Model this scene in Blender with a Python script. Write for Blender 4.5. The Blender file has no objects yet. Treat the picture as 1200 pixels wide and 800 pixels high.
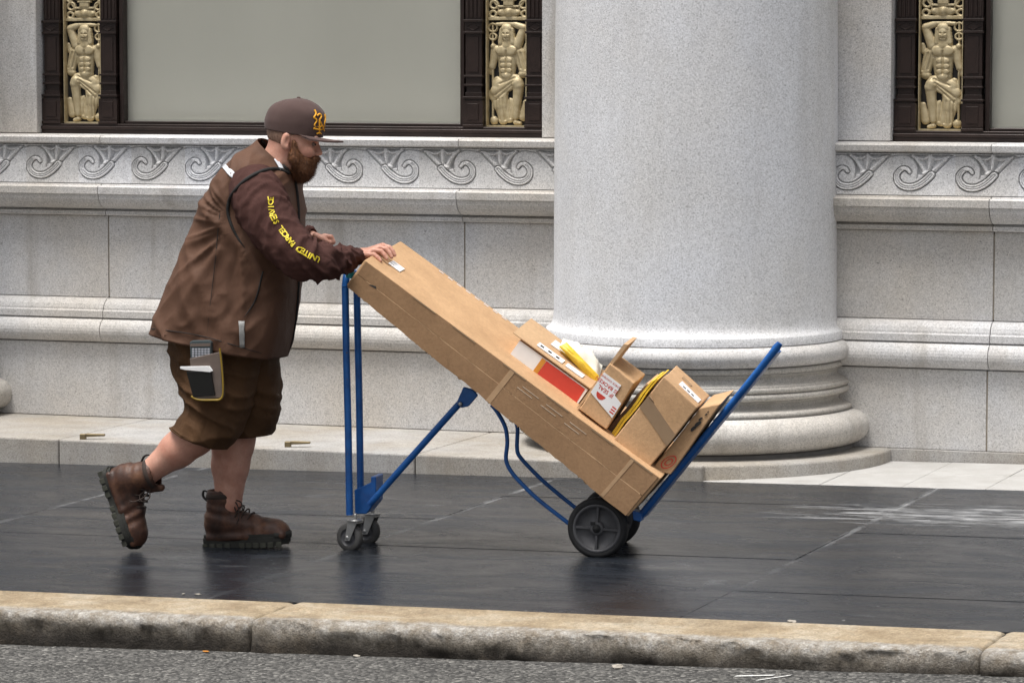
import bpy, bmesh, math, random
import numpy as np
from mathutils import Vector, Matrix, noise
from mathutils.bvhtree import BVHTree
random.seed(7)
sc = bpy.context.scene
COL = sc.collection
# ------------------------------------------------------------------ camera
F, CX, CY, HOR = 4200.0, 600.0, 400.0, 50.0          # in pixels of the 1200x800 photograph
YAW = math.radians(20.0); PIT = math.atan((CY - HOR) / F); HC = 1.93
cd = bpy.data.cameras.new('camera'); cam = bpy.data.objects.new('camera', cd); COL.objects.link(cam)
cd.sensor_width = 36; cd.lens = 36 * F / 1200; cd.clip_end = 500
cam.location = (0, 0, HC); cam.rotation_euler = (math.pi / 2 - PIT, 0, YAW)
sc.camera = cam
# ------------------------------------------------------------------ sky, sun, exposure
SUN = Vector((-0.13, -0.27, 1.0)).normalized()        # towards the sun
w = bpy.data.worlds.new('World'); sc.world = w; w.use_nodes = True
nt = w.node_tree; nt.nodes.clear()
sky = nt.nodes.new('ShaderNodeTexSky'); sky.sky_type = 'NISHITA'; sky.sun_disc = False
sky.sun_elevation = math.asin(SUN.z); sky.sun_rotation = math.atan2(SUN.x, SUN.y)
sky.dust_density = 6; sky.air_density = 1.0
hs = nt.nodes.new('ShaderNodeHueSaturation'); hs.inputs['Saturation'].default_value = 0.32
bg = nt.nodes.new('ShaderNodeBackground'); bg.inputs['Strength'].default_value = 0.06
out = nt.nodes.new('ShaderNodeOutputWorld')
nt.links.new(sky.outputs[0], hs.inputs['Color']); nt.links.new(hs.outputs[0], bg.inputs[0]); nt.links.new(bg.outputs[0], out.inputs[0])
sl = bpy.data.lights.new('sun', 'SUN'); sl.energy = 1.5; sl.angle = math.radians(26); sl.color = (1, 0.97, 0.93)
so = bpy.data.objects.new('sun', sl); COL.objects.link(so); so.rotation_euler = SUN.to_track_quat('Z', 'Y').to_euler(); so.location = (-4, 6, 8)
sc.view_settings.view_transform = 'Standard'; sc.view_settings.look = 'None'
sc.view_settings.exposure = 1.25; sc.view_settings.gamma = 1.0
sc.render.engine = 'CYCLES'
# ------------------------------------------------------------------ pixel -> place
FW = np.array([-math.sin(YAW) * math.cos(PIT), math.cos(YAW) * math.cos(PIT), -math.sin(PIT)])
RT = np.array([math.cos(YAW), math.sin(YAW), 0.0]); UP = np.cross(RT, FW); CAM = np.array([0, 0, HC])
def ray(x, y): return FW * F + RT * (x - CX) + UP * (CY - y)
def hit(x, y, n, p0):
    d = ray(x, y); n = np.array(n, float); return CAM + d * (n @ (np.array(p0) - CAM)) / (n @ d)
GS, GX = 0.015, -5.638                                    # the street climbs 1.5 % to the right
def gz(x): return GS * (x - GX)
def gnd(x, y): return hit(x, y, (-GS, 0, 1), (GX, 0, 0))
def onY(x, y, Y): return hit(x, y, (0, 1, 0), (0, Y, 0))
# ------------------------------------------------------------------ materials
MATS = {}
class NB:
    def __init__(s, name):
        s.m = bpy.data.materials.new(name); s.m.use_nodes = True; MATS[name] = s.m
        s.t = s.m.node_tree; s.b = s.t.nodes['Principled BSDF']; s.n = s.t.nodes; s.l = s.t.links
        s._o = s._w = None
    def node(s, t, **k):
        n = s.n.new(t)
        for a, v in k.items(): setattr(n, a, v)
        return n
    def obj(s):
        if not s._o: s._o = s.node('ShaderNodeTexCoord').outputs['Object']
        return s._o
    def world(s):
        if not s._w: s._w = s.node('ShaderNodeNewGeometry').outputs['Position']
        return s._w
    def map(s, co, scale=(1, 1, 1), rot=(0, 0, 0), loc=(0, 0, 0)):
        n = s.node('ShaderNodeMapping'); n.inputs['Scale'].default_value = scale; n.inputs['Rotation'].default_value = rot
        n.inputs['Location'].default_value = loc; s.l.new(co, n.inputs[0]); return n.outputs[0]
    def noise(s, co, scale, detail=4, rough=.55, dist=0):
        n = s.node('ShaderNodeTexNoise'); n.inputs['Scale'].default_value = scale; n.inputs['Detail'].default_value = detail
        n.inputs['Roughness'].default_value = rough; n.inputs['Distortion'].default_value = dist; s.l.new(co, n.inputs['Vector']); return n.outputs['Fac']
    def voro(s, co, scale, out='Color', feat='F1', rnd=1):
        n = s.node('ShaderNodeTexVoronoi', feature=feat); n.inputs['Scale'].default_value = scale; n.inputs['Randomness'].default_value = rnd
        s.l.new(co, n.inputs['Vector']); return n.outputs[out]
    def ramp(s, v, stops, interp='LINEAR'):
        n = s.node('ShaderNodeValToRGB'); n.color_ramp.interpolation = interp; e = n.color_ramp.elements
        while len(e) < len(stops): e.new(.5)
        for a, (p, c) in zip(e, stops):
            a.position = p; a.color = (*(c if isinstance(c, (tuple, list)) else (c, c, c)), 1)
        s.l.new(v, n.inputs[0]); return n.outputs[0]
    def mix(s, f, a, b, mode='MIX'):
        n = s.node('ShaderNodeMixRGB', blend_type=mode)
        for i, v in ((0, f), (1, a), (2, b)):
            if isinstance(v, (int, float)): n.inputs[i].default_value = v if i == 0 else (v, v, v, 1)
            elif isinstance(v, (tuple, list)): n.inputs[i].default_value = (*v, 1)
            else: s.l.new(v, n.inputs[i])
        return n.outputs[0]
    def math(s, op, a, b=0.0, clamp=False):
        n = s.node('ShaderNodeMath', operation=op, use_clamp=clamp)
        for i, v in ((0, a), (1, b)):
            if isinstance(v, (int, float)): n.inputs[i].default_value = v
            else: s.l.new(v, n.inputs[i])
        return n.outputs[0]
    def sep(s, co):
        n = s.node('ShaderNodeSeparateXYZ'); s.l.new(co, n.inputs[0]); return n.outputs
    def color(s, c):
        if isinstance(c, (tuple, list)): s.b.inputs['Base Color'].default_value = (*c, 1)
        else: s.l.new(c, s.b.inputs['Base Color'])
    def set(s, **k):
        for a, v in k.items():
            i = s.b.inputs[{'rough': 'Roughness', 'metal': 'Metallic', 'spec': 'Specular IOR Level', 'sheen': 'Sheen Weight', 'sss': 'Subsurface Weight', 'coat': 'Coat Weight'}[a]]
            if isinstance(v, (int, float)): i.default_value = v
            else: s.l.new(v, i)
    def bump(s, h, strength=.3, dist=.01):
        n = s.node('ShaderNodeBump'); n.inputs['Strength'].default_value = strength; n.inputs['Distance'].default_value = dist
        s.l.new(h, n.inputs['Height']); s.l.new(n.outputs[0], s.b.inputs['Normal'])

def granite(name, base, warm, rough=.75, streaks=.5, dirt=0.5):
    m = NB(name); co = m.world()
    v = m.voro(co, 190); g = m.ramp(v, [(0, .68), (.45, .97), (.8, 1.08), (1, 1.18)])
    v2 = m.voro(m.map(co, loc=(3.1, 1.7, .4)), 260); g2 = m.ramp(v2, [(0, .18), (.13, .95), (1, 1.06)])
    f = m.noise(co, 260, 3, .7); g3 = m.ramp(f, [(.3, .7), (.7, 1.3)])
    big = m.noise(co, 1.3, 5, .6); tint = m.mix(m.ramp(big, [(.38, 0.0), (.66, 1.0)]), base, warm)
    cl = m.noise(m.map(co, (1, 1, .35)), 6, 6, .65); cloud = m.ramp(cl, [(.3, .84), (.7, 1.1)])
    c = m.mix(1, tint, g, 'MULTIPLY'); c = m.mix(.75, c, g2, 'MULTIPLY'); c = m.mix(.6, c, g3, 'MULTIPLY'); c = m.mix(dirt, c, cloud, 'MULTIPLY')
    sp = m.ramp(m.noise(co, 75, 2, .6), [(.70, 0.0), (.73, 1.0)])                     # dark pits
    c = m.mix(m.math('MULTIPLY', sp, .55), c, (.10, .10, .10))
    st = m.noise(m.map(co, (3.2, 3.2, .22)), 2.1, 5, .6); streak = m.ramp(st, [(.54, 0.0), (.76, streaks)])   # rain streaks
    c = m.mix(streak, c, (.24, .21, .17))
    oi = m.node('ShaderNodeObjectInfo').outputs['Random']; c = m.mix(1, c, m.ramp(oi, [(0, (.93, .92, .90)), (.5, (1, 1, 1)), (1, (1.05, 1.06, 1.08))]), 'MULTIPLY')   # every stone its own tone
    m.color(c); m.set(rough=rough, spec=.3); m.bump(m.mix(.5, f, v), .35, .004); return m.m
granite('granite', (.575, .575, .58), (.56, .53, .49))
granite('granite_warm', (.56, .545, .515), (.51, .47, .415))
granite('granite_pale', (.70, .705, .72), (.67, .66, .645), dirt=.4, streaks=.12)
granite('granite_plinth', (.39, .38, .365), (.34, .305, .255), dirt=.9)
def m_simple(name, col, rough=.5, metal=0, spec=.5, var=.12, scale=18, bump=0, bscale=120, coords='obj', coat=0, bd=.003):
    m = NB(name); co = m.obj() if coords == 'obj' else m.world()
    n = m.noise(co, scale, 5, .6); c = m.mix(1, col, m.ramp(n, [(.25, 1 - var), (.75, 1 + var)]), 'MULTIPLY')
    m.color(c); m.set(rough=rough, metal=metal, spec=spec, coat=coat)
    if bump: m.bump(m.noise(co, bscale, 3, .6), bump, bd)
    return m.m
m_simple('joint', (.20, .19, .18), .9, var=.2); m_simple('mortar', (.30, .265, .215), .95, var=.3, scale=25, coords='w')
m_simple('bronze_dark', (.030, .019, .016), .38, .35, .5, .35, 9, .2, 60)
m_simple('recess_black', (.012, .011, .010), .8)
def gold():
    m = NB('gilded_bronze'); co = m.obj(); n = m.noise(co, 30, 4, .6)
    c = m.ramp(n, [(.3, (.40, .32, .18)), (.7, (.58, .49, .31))]); m.color(c); m.set(rough=.52, metal=.25); m.bump(m.noise(co, 160, 2), .15, .002)
gold()
def blind():
    m = NB('roller_blind'); co = m.world(); n = m.noise(m.map(co, (1, 1, .3)), 1.2, 3)
    m.color(m.ramp(n, [(.3, (.47, .468, .41)), (.7, (.52, .518, .455))])); m.set(rough=.9, spec=.1)
blind()
def glass():
    m = NB('window_glass'); t = m.t; tr = m.node('ShaderNodeBsdfTransparent'); gl = m.node('ShaderNodeBsdfGlossy'); gl.inputs['Roughness'].default_value = .03
    tr.inputs[0].default_value = (1, 1, 1, 1); lw = m.node('ShaderNodeLayerWeight'); lw.inputs[0].default_value = .5; fr = m.math('ADD', m.math('MULTIPLY', m.math('POWER', lw.outputs['Facing'], 5.0), .9), .04); mx = m.node('ShaderNodeMixShader')
    m.l.new(fr, mx.inputs[0]); m.l.new(tr.outputs[0], mx.inputs[1]); m.l.new(gl.outputs[0], mx.inputs[2])
    m.l.new(mx.outputs[0], t.nodes['Material Output'].inputs[0])
glass()
def slate():
    m = NB('slate_paving'); co = m.world()
    br = m.noise(m.map(co, (.8, 2.1, 1)), 2.6, 8, .68, .8)                              # mop streaks along the street
    c = m.ramp(br, [(.28, (.0075, .009, .0125)), (.55, (.0135, .0165, .022)), (.78, (.031, .036, .046))])
    fine = m.noise(co, 210, 3, .7); c = m.mix(.5, c, m.ramp(fine, [(.3, .65), (.7, 1.35)]), 'MULTIPLY')
    scr = m.noise(m.map(co, (1.3, 7, 1), loc=(2.7, .3, 0)), 2.4, 8, .74, .5); x, y, z = m.sep(co)
    # lime bloom, strongest along the far strip at the right
    zone = m.math('MULTIPLY', m.ramp(m.math('ABSOLUTE', m.math('SUBTRACT', y, 14.05)), [(.18, 1.0), (.6, 0.0)]), m.ramp(m.math('MULTIPLY', m.math('ADD', x, 5.2), .35), [(.1, 0.0), (.62, 1.0)]))
    thr = m.math('SUBTRACT', scr, m.math('SUBTRACT', .745, m.math('MULTIPLY', zone, .30)))
    bl = m.ramp(thr, [(0.0, 0.0), (.05, .25), (.16, .8)])
    for jx in (-3.5, -5.22, -6.94):                                                    # limed grout and scuffs along the cross joints
        jn = m.math('MULTIPLY', m.ramp(m.math('ABSOLUTE', m.math('SUBTRACT', x, jx + .006)), [(.004, 1.0), (.020, 0.0)]), m.math('MULTIPLY', m.ramp(m.noise(co, 4.5, 6, .75), [(.42, 0.0), (.66, .9)]), m.ramp(m.math('MULTIPLY', m.math('SUBTRACT', y, 12.0), .4), [(0, .12), (1, .8)]))); bl = m.math('MAXIMUM', bl, jn)
    sm = m.noise(m.map(co, (1.1, 2.6, 1), loc=(7, 2, 0)), 1.7, 6, .6, 1.2); bl = m.math('MAXIMUM', bl, m.ramp(sm, [(.62, 0.0), (.80, .20)]))
    c = m.mix(bl, c, (.44, .445, .45))
    sp = m.ramp(m.voro(m.map(co, (1, 1.6, 1)), 7.0, 'Distance'), [(.035, 1.0), (.055, 0.0)])   # trodden gum and chips
    pick = m.ramp(m.noise(co, 3.3, 1), [(.53, 0.0), (.56, 1.0)]); c = m.mix(m.math('MULTIPLY', sp, m.math('MULTIPLY', pick, .8)), c, (.38, .38, .37))
    m.color(c)
    r = m.ramp(br, [(.3, .13), (.7, .38)]); r = m.mix(bl, r, .8); m.set(rough=r, spec=.33)
    m.bump(m.mix(.35, fine, m.noise(m.map(co, (1, 1.7, 1)), 9, 5, .65)), .25, .004)
slate()
m_simple('pavement_joint', (.016, .016, .017), .7, coords='w')
def kerbmat():
    m = NB('kerb_granite'); co = m.world(); ob = m.obj(); x, y, z = m.sep(ob)
    f = m.noise(co, 150, 3, .7); v = m.voro(co, 80)
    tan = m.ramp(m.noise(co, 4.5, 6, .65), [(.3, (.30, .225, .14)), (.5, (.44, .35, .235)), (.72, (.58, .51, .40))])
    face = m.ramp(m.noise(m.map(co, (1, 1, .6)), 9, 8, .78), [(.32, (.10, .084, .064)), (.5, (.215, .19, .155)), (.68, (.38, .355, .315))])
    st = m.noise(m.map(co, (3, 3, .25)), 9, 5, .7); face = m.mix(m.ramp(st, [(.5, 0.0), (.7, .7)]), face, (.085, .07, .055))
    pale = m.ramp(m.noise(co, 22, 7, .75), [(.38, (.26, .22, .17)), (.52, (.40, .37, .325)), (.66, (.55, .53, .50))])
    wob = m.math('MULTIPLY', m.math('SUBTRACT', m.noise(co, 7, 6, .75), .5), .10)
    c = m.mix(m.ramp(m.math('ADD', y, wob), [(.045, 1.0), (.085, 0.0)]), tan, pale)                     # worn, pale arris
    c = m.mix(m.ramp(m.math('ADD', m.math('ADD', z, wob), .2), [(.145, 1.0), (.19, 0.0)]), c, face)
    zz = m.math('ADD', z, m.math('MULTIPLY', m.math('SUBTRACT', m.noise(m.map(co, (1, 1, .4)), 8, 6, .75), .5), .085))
    g = m.ramp(m.math('ADD', zz, .2), [(.108, 1.0), (.128, .75), (.158, 0.0)])                            # gutter grime splashed up the face, deepened to paint in shadow at the foot
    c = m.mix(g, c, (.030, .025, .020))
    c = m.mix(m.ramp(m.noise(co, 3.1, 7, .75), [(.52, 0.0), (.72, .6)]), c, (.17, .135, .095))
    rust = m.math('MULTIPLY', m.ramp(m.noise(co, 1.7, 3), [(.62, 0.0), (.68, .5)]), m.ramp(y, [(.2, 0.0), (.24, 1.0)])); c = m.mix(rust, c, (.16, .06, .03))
    c = m.mix(.7, c, m.ramp(f, [(.3, .62), (.7, 1.38)]), 'MULTIPLY'); c = m.mix(.5, c, m.ramp(v, [(.2, .75), (.8, 1.2)]), 'MULTIPLY')
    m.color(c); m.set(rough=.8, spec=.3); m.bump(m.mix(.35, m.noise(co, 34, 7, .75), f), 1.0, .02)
kerbmat()
def asphalt():
    m = NB('asphalt'); co = m.world(); v = m.voro(co, 88); d = m.voro(co, 88, 'Distance'); n = m.noise(co, 140, 4, .7)
    c = m.ramp(v, [(0, (.018, .018, .018)), (.45, (.072, .070, .066)), (.8, (.175, .17, .158)), (1, (.38, .37, .34))])
    c = m.mix(.6, c, m.ramp(n, [(.3, .55), (.7, 1.4)]), 'MULTIPLY'); c = m.mix(.6, c, m.ramp(m.noise(co, 2.2, 5), [(.3, .7), (.7, 1.25)]), 'MULTIPLY')
    m.color(c); m.set(rough=.8, spec=.35); m.bump(m.math('SUBTRACT', 1, d), .9, .012)
asphalt()
def tilemat():
    m = NB('pale_paving_tile'); co = m.world(); n = m.noise(co, 5, 6, .65); st = m.noise(m.map(co, (1, 3, 1)), 11, 6, .7)
    c = m.ramp(n, [(.3, (.36, .35, .33)), (.7, (.47, .465, .45))]); c = m.mix(m.ramp(st, [(.55, 0.0), (.75, .55)]), c, (.33, .30, .26))
    c = m.mix(.5, c, m.ramp(m.noise(co, 200, 2), [(.3, .8), (.7, 1.2)]), 'MULTIPLY'); m.color(c); m.set(rough=.7); m.bump(n, .2, .003)
tilemat()
m_simple('litter_pale', (.36, .33, .28), .8); m_simple('leaf_orange', (.50, .20, .03), .7); m_simple('road_paint', (.62, .62, .60), .8, var=.35, scale=40)
# ------------------------------------------------------------------ mesh helpers
class MB:
    def __init__(s): s.v = []; s.f = []; s.sm = []
    def add(s, v, f, smooth=False):
        o = len(s.v); s.v += [tuple(map(float, p)) for p in v]; s.f += [tuple(i + o for i in q) for q in f]; s.sm += [smooth] * len(f); return s
    def box(s, a, b, M=None):
        (x0, y0, z0), (x1, y1, z1) = a, b
        v = [(x0, y0, z0), (x1, y0, z0), (x1, y1, z0), (x0, y1, z0), (x0, y0, z1), (x1, y0, z1), (x1, y1, z1), (x0, y1, z1)]
        if M: v = [tuple(M @ Vector(p)) for p in v]
        return s.add(v, [(3, 2, 1, 0), (4, 5, 6, 7), (0, 1, 5, 4), (1, 2, 6, 5), (2, 3, 7, 6), (3, 0, 4, 7)])
    def hexa(s, q, d):                       # near quad (4 pts), depth vector
        q = [Vector(p) for p in q]; d = Vector(d); v = q + [p + d for p in q]
        return s.add(v, [(0, 1, 2, 3), (7, 6, 5, 4), (1, 0, 4, 5), (2, 1, 5, 6), (3, 2, 6, 7), (0, 3, 7, 4)])
    def tube(s, pts, r, n=10, caps=True, flat=1.0):
        P = [Vector(p) for p in pts]; N = len(P); rr = r if isinstance(r, (list, tuple)) else [r] * N
        T = [((P[min(i + 1, N - 1)] - P[max(i - 1, 0)])).normalized() for i in range(N)]
        a = T[0].orthogonal().normalized(); v = []
        for i in range(N):
            a = (a - T[i] * a.dot(T[i])).normalized(); b = T[i].cross(a)
            v += [P[i] + (a * math.cos(2 * math.pi * k / n) + b * flat * math.sin(2 * math.pi * k / n)) * rr[i] for k in range(n)]
        f = [(i * n + k, i * n + (k + 1) % n, (i + 1) * n + (k + 1) % n, (i + 1) * n + k) for i in range(N - 1) for k in range(n)]
        s.add(v, f, True)
        if caps: s.add(v[:n], [tuple(reversed(range(n)))]); s.add(v[-n:], [tuple(range(n))])
        return s
    def lathe(s, prof, n=24, M=None, arc=(0, 2 * math.pi), smooth=True):     # prof: (r, h) about +Z
        full = abs(arc[1] - arc[0] - 2 * math.pi) < 1e-6; m = n if full else n + 1
        v = [(r * math.cos(arc[0] + (arc[1] - arc[0]) * k / n), r * math.sin(arc[0] + (arc[1] - arc[0]) * k / n), h) for r, h in prof for k in range(m)]
        if M: v = [tuple(M @ Vector(p)) for p in v]
        f = [(i * m + k, i * m + (k + 1) % m, (i + 1) * m + (k + 1) % m, (i + 1) * m + k) for i in range(len(prof) - 1) for k in range(n)]
        return s.add(v, f, smooth)
    def prism(s, poly, d, M=None):           # polygon of 3D points extruded by d
        P = [Vector(p) for p in poly]; d = Vector(d); n = len(P); v = P + [p + d for p in P]
        return s.add(v, [tuple(range(n)), tuple(reversed(range(n, 2 * n)))] + [((k + 1) % n, k, n + k, n + (k + 1) % n) for k in range(n)])
    def mesh(s, name, fix=True):
        me = bpy.data.meshes.new(name); me.from_pydata(s.v, [], s.f); me.polygons.foreach_set('use_smooth', s.sm)
        if fix:
            bm = bmesh.new(); bm.from_mesh(me); bmesh.ops.recalc_face_normals(bm, faces=bm.faces); bm.to_mesh(me); bm.free()
        me.update(); return me
    def build(s, name, mat, parent=None, bevel=0, seg=2, loc=None, fix=True):
        return link(name, s.mesh(name, fix), mat, parent, bevel, seg, loc)
def link(name, me, mat, parent=None, bevel=0, seg=2, loc=None):
    o = bpy.data.objects.new(name, me); COL.objects.link(o)
    if mat and not me.materials: me.materials.append(MATS[mat])
    if parent is not None: o.parent = parent
    if loc is not None: o.location = loc
    if bevel:
        b = o.modifiers.new('bevel', 'BEVEL'); b.width = bevel; b.segments = seg; b.limit_method = 'ANGLE'; b.angle_limit = math.radians(35)
    return o
def tag(o, label=None, cat=None, group=None, kind=None):
    for k, v in (('label', label), ('category', cat), ('group', group), ('kind', kind)):
        if v: o[k] = v
    return o
def empty(name, loc=(0, 0, 0), parent=None):
    o = bpy.data.objects.new(name, None); COL.objects.link(o); o.location = loc; o.empty_display_size = .1
    if parent is not None: o.parent = parent
    return o
def catmull(P, n):
    P = [np.array(p, float) for p in P]; Q = [2 * P[0] - P[1]] + P + [2 * P[-1] - P[-2]]; R = []
    for i in range(1, len(Q) - 2):
        for k in range(n):
            t = k / n; a, b, c, d = Q[i - 1:i + 3]
            R.append(.5 * (2 * b + (c - a) * t + (2 * a - 5 * b + 4 * c - d) * t * t + (3 * b - a - 3 * c + d) * t ** 3))
    return R + [P[-1]]
def relief(name, W, H, nx, nz, fn, cut=None, back=.004):
    """height field standing out towards -Y; fn(X, Z) -> height, cells below cut left open"""
    X, Z = np.meshgrid(np.linspace(0, W, nx), np.linspace(0, H, nz)); D = fn(X, Z)
    v = np.stack([X, -D, Z], -1).reshape(-1, 3); idx = np.arange(nx * nz).reshape(nz, nx)
    q = np.stack([idx[:-1, :-1], idx[:-1, 1:], idx[1:, 1:], idx[1:, :-1]], -1).reshape(-1, 4)
    if cut is not None: q = q[(D.reshape(-1)[q] > cut).any(1)]
    me = bpy.data.meshes.new(name); me.from_pydata(v.tolist(), [], q.tolist()); me.polygons.foreach_set('use_smooth', [True] * len(q))
    if cut is not None:
        bm = bmesh.new(); bm.from_mesh(me); bmesh.ops.delete(bm, geom=[a for a in bm.verts if not a.link_faces], context='VERTS'); bm.to_mesh(me); bm.free()
    me.update(); return me
# ------------------------------------------------------------------ the ground
KB, KF, PB, WY = 11.225, 10.83, 14.93, 15.90              # kerb back, kerb front, pavement back edge, wall face
def sheet(name, x0, x1, y0, y1, z, mat, nx=2):
    b = MB(); xs = np.linspace(x0, x1, nx); v = [(x, y, z(x)) for y in (y0, y1) for x in xs]
    return b.add(v, [(i, i + 1, nx + i + 1, nx + i) for i in range(nx - 1)]).build(name, mat, fix=False)
def roadz(x): return -0.072 + 0.029 * (x + 3.94)
road = MB(); xs = np.linspace(-60, 60, 9); ys = [-60, -4, 4, 9.8, 10.6, 10.95]
dz = [-.25, .03, .05, .03, 0.004, 0.0]
rv = [(x, y, min(max(roadz(x), -.6), .6) + d) for y, d in zip(ys, dz) for x in xs]
road.add(rv, [(j * 9 + i, j * 9 + i + 1, j * 9 + 10 + i, j * 9 + 9 + i) for j in range(5) for i in range(8)])
tag(road.build('road', 'asphalt', fix=False), 'grey asphalt carriageway with coarse aggregate below the kerb', 'road', kind='structure')
pave = tag(sheet('pavement', -40, 25, KB - .05, PB + 3.2, lambda x: gz(x) - .006, 'pavement_joint', 8), 'dark slate pavement in large slabs between kerb and wall', 'pavement', kind='structure')
joints_x = [-3.5 + 1.72 * k for k in range(-5, 4)]; joints_y = [KB + .004, 11.87, 12.66, 13.45, 14.24, PB - .003]
slabs = {}
for j in range(5):
    y0, y1 = joints_y[j], joints_y[j + 1]
    b = MB().box((.001, .001, -.02), (1.719, y1 - y0 - .001, 0)); me = b.mesh('paving_slab'); me.materials.append(MATS['slate_paving'])
    for x in joints_x[:-1]:
        o = link('paving_slab', me, None, pave, 0, 1, (x, y0, gz(x) + random.uniform(-.0012, .0012))); o.rotation_euler.y = -math.atan(GS)
far_l = tag(sheet('pavement_beyond_left', -40, joints_x[0] - .002, KB, PB, gz, 'slate_paving'), 'dark slate pavement running on to the left', 'pavement', kind='structure')
far_r = tag(sheet('pavement_beyond_right', joints_x[-1] + .002, 25, KB, PB, gz, 'slate_paving'), 'dark slate pavement running on to the right', 'pavement', kind='structure')
# kerb stones: rounded, worn arris
kerb = tag(MB().box((-40, KB - .10, -.9), (25, KB - .006, -.62)).build('kerb', 'joint'), 'worn granite kerb along the edge of the road', 'kerb', kind='structure')
def kerb_stone(L, seed):
    prof = [(.395, -.22), (.395, -.004), (.385, .0)] + [(y, 0) for y in np.linspace(.36, .115, 12)] + [(.075 + .055 * math.cos(a) - .0, -.055 + .055 * math.sin(a)) for a in np.linspace(math.pi / 2, math.pi, 7)][0:0]
    prof += [(.10, -.000), (.070, -.000), (.046, -.001), (.028, -.003), (.016, -.007), (.008, -.014), (.004, -.025), (.002, -.042), (.001, -.065), (.001, -.085), (0, -.105), (0, -.13), (0, -.16), (0, -.22)]
    nx = int(L / (.013 if L < 5 else .05)); rows = []; n = len(prof)
    for i in range(nx + 1):
        x = L * i / nx; e = min(x, L - x); rnd = max(0, 1 - e / .03) ** 2 * .007
        for y, z in prof:
            p = Vector((x + seed * 7, y * 3, z * 3)); d = noise.fractal(p * 4.2, .75, 2, 6) * .011 + noise.noise(p * 19) * .003 + noise.noise(Vector((x * 46, y * 40, z * 60 + seed))) * .0022
            fr = max(0, min(1, (.13 - y) / .1)); wy = (.012 * noise.noise(Vector((x * 2.2 + seed * 3, 0, 0))) + d * 1.5) * fr
            rows.append((x, y + wy + rnd * fr, z + (d * .45 if z > -.005 and y < .37 else d * .8 * fr) - rnd * (z > -.1)))
    f = [(i * n + k, i * n + k + 1, (i + 1) * n + k + 1, (i + 1) * n + k) for i in range(nx) for k in range(n - 1)]
    f += [tuple(range(n)), tuple(reversed(range(nx * n, nx * n + n)))]
    return MB().add(rows, f, True).mesh('kerb_stone')
kx = [-10.05, -7.42, -4.875, -2.40, .15, 2.6]
for i in range(5):
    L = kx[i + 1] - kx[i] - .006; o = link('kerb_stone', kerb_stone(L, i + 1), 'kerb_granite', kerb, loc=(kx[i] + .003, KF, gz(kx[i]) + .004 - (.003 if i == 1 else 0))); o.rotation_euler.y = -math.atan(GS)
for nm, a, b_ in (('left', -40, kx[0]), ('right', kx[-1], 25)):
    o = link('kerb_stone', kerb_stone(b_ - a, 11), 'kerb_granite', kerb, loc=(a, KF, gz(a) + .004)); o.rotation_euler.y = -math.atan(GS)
# pale tile floor right of the column
tf = tag(sheet('tile_floor', -4.85, 25, PB, WY + .1, lambda x: gz(x) - .004, 'joint'), 'pale stone tile floor in front of the wall', 'floor', kind='structure')
for i in range(13):
    for j in range(2):
        x0 = -4.75 + .365 * i; y0 = PB + .004 + .475 * j
        tl = link('floor_tile', MB().box((.0015, .0015, -.01), (.3635, .4725, 0)).mesh('floor_tile'), 'pale_paving_tile', tf, .002, 1, (x0, y0, gz(x0) + random.uniform(0, .002))); tl.rotation_euler.y = -math.atan(GS)
# ------------------------------------------------------------------ the building
bld = tag(empty('stone_building', (-7, WY, 0)), 'pale granite building front with carved scroll frieze and bronze windows', 'building')
def part(b, name, mat, parent=bld, bevel=0, seg=2): 
    o = b.build(name, mat, None, bevel, seg); o.parent = parent; o.matrix_parent_inverse = Matrix.Translation((7, -WY, 0)) if parent is bld else parent.matrix_world.inverted(); return o
PZ = .085
# core behind everything
part(MB().box((-30, WY + .32, -.5), (-9.9, WY + .9, 7)).box((-9.9, WY + .42, -.5), (2.0, WY + .9, 7)).box((2, WY + .32, -.5), (20, WY + .9, 7)), 'wall_core', 'granite')
def course(name, prof, joints, mat='granite', gap=.004, n=1, bev=0):
    """stones of one course: section (y offset from WY, z) run between joints"""
    for x0, x1 in zip(joints[:-1], joints[1:]):
        b = MB(); a, c = x0 + gap / 2, x1 - gap / 2; k = len(prof)
        v = [(x, WY + y, z) for x in (a, c) for y, z in prof]
        b.add(v, [(i, (i + 1) % k, k + (i + 1) % k, k + i) for i in range(k)]); b.add(v, [tuple(range(k)), tuple(reversed(range(k, 2 * k)))])
        part(b, name, mat, bevel=bev, seg=1)
def arc(cy, cz, r, a0, a1, n=8, ry=None):
    return [(cy + (ry or r) * math.cos(math.radians(a0 + (a1 - a0) * i / n)), cz + r * math.sin(math.radians(a0 + (a1 - a0) * i / n))) for i in range(n + 1)]
J1 = [-16, -14.1, -12.2, -10.6, -8.9, -7.05, -5.3, -3.5, -1.6, .3, 2.2, 6, 10]      # dado joints
J2 = [-16, -13.6, -11.7, -9.8, -7.93, -6.047, -4.86, -3.487, -1.6, .3, 2.2, 6, 10]  # field joints
course('granite_block', [(0, PZ - .0), (.3, PZ), (.3, .452), (0, .452)], J1, bev=.003, gap=.008)
course('torus_moulding', [(.3, .456)] + [(-.005, .456)] + arc(-.002, .514, .057, -90, -270, 12, .055) + [(-.004, .575), (-.018, .579), (-.018, .610), (-.010, .616)] + [(.055 - .065 * math.cos(math.radians(a)), .616 + .055 * math.sin(math.radians(a))) for a in (10, 30, 50, 70, 88)][::1] + [(.3, .672)], J2)
course('granite_block', [(.055, .6735), (.3, .6735), (.3, 1.078), (.055, 1.078)], J2, 'granite', bev=.003, gap=.008)
cav = [(-.055 + .10 - .10 * math.sin(math.radians(a)) - .0, 1.112 + .07 * (1 - math.cos(math.radians(a)))) for a in (0, 15, 30, 45, 60, 75, 90)]
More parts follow.
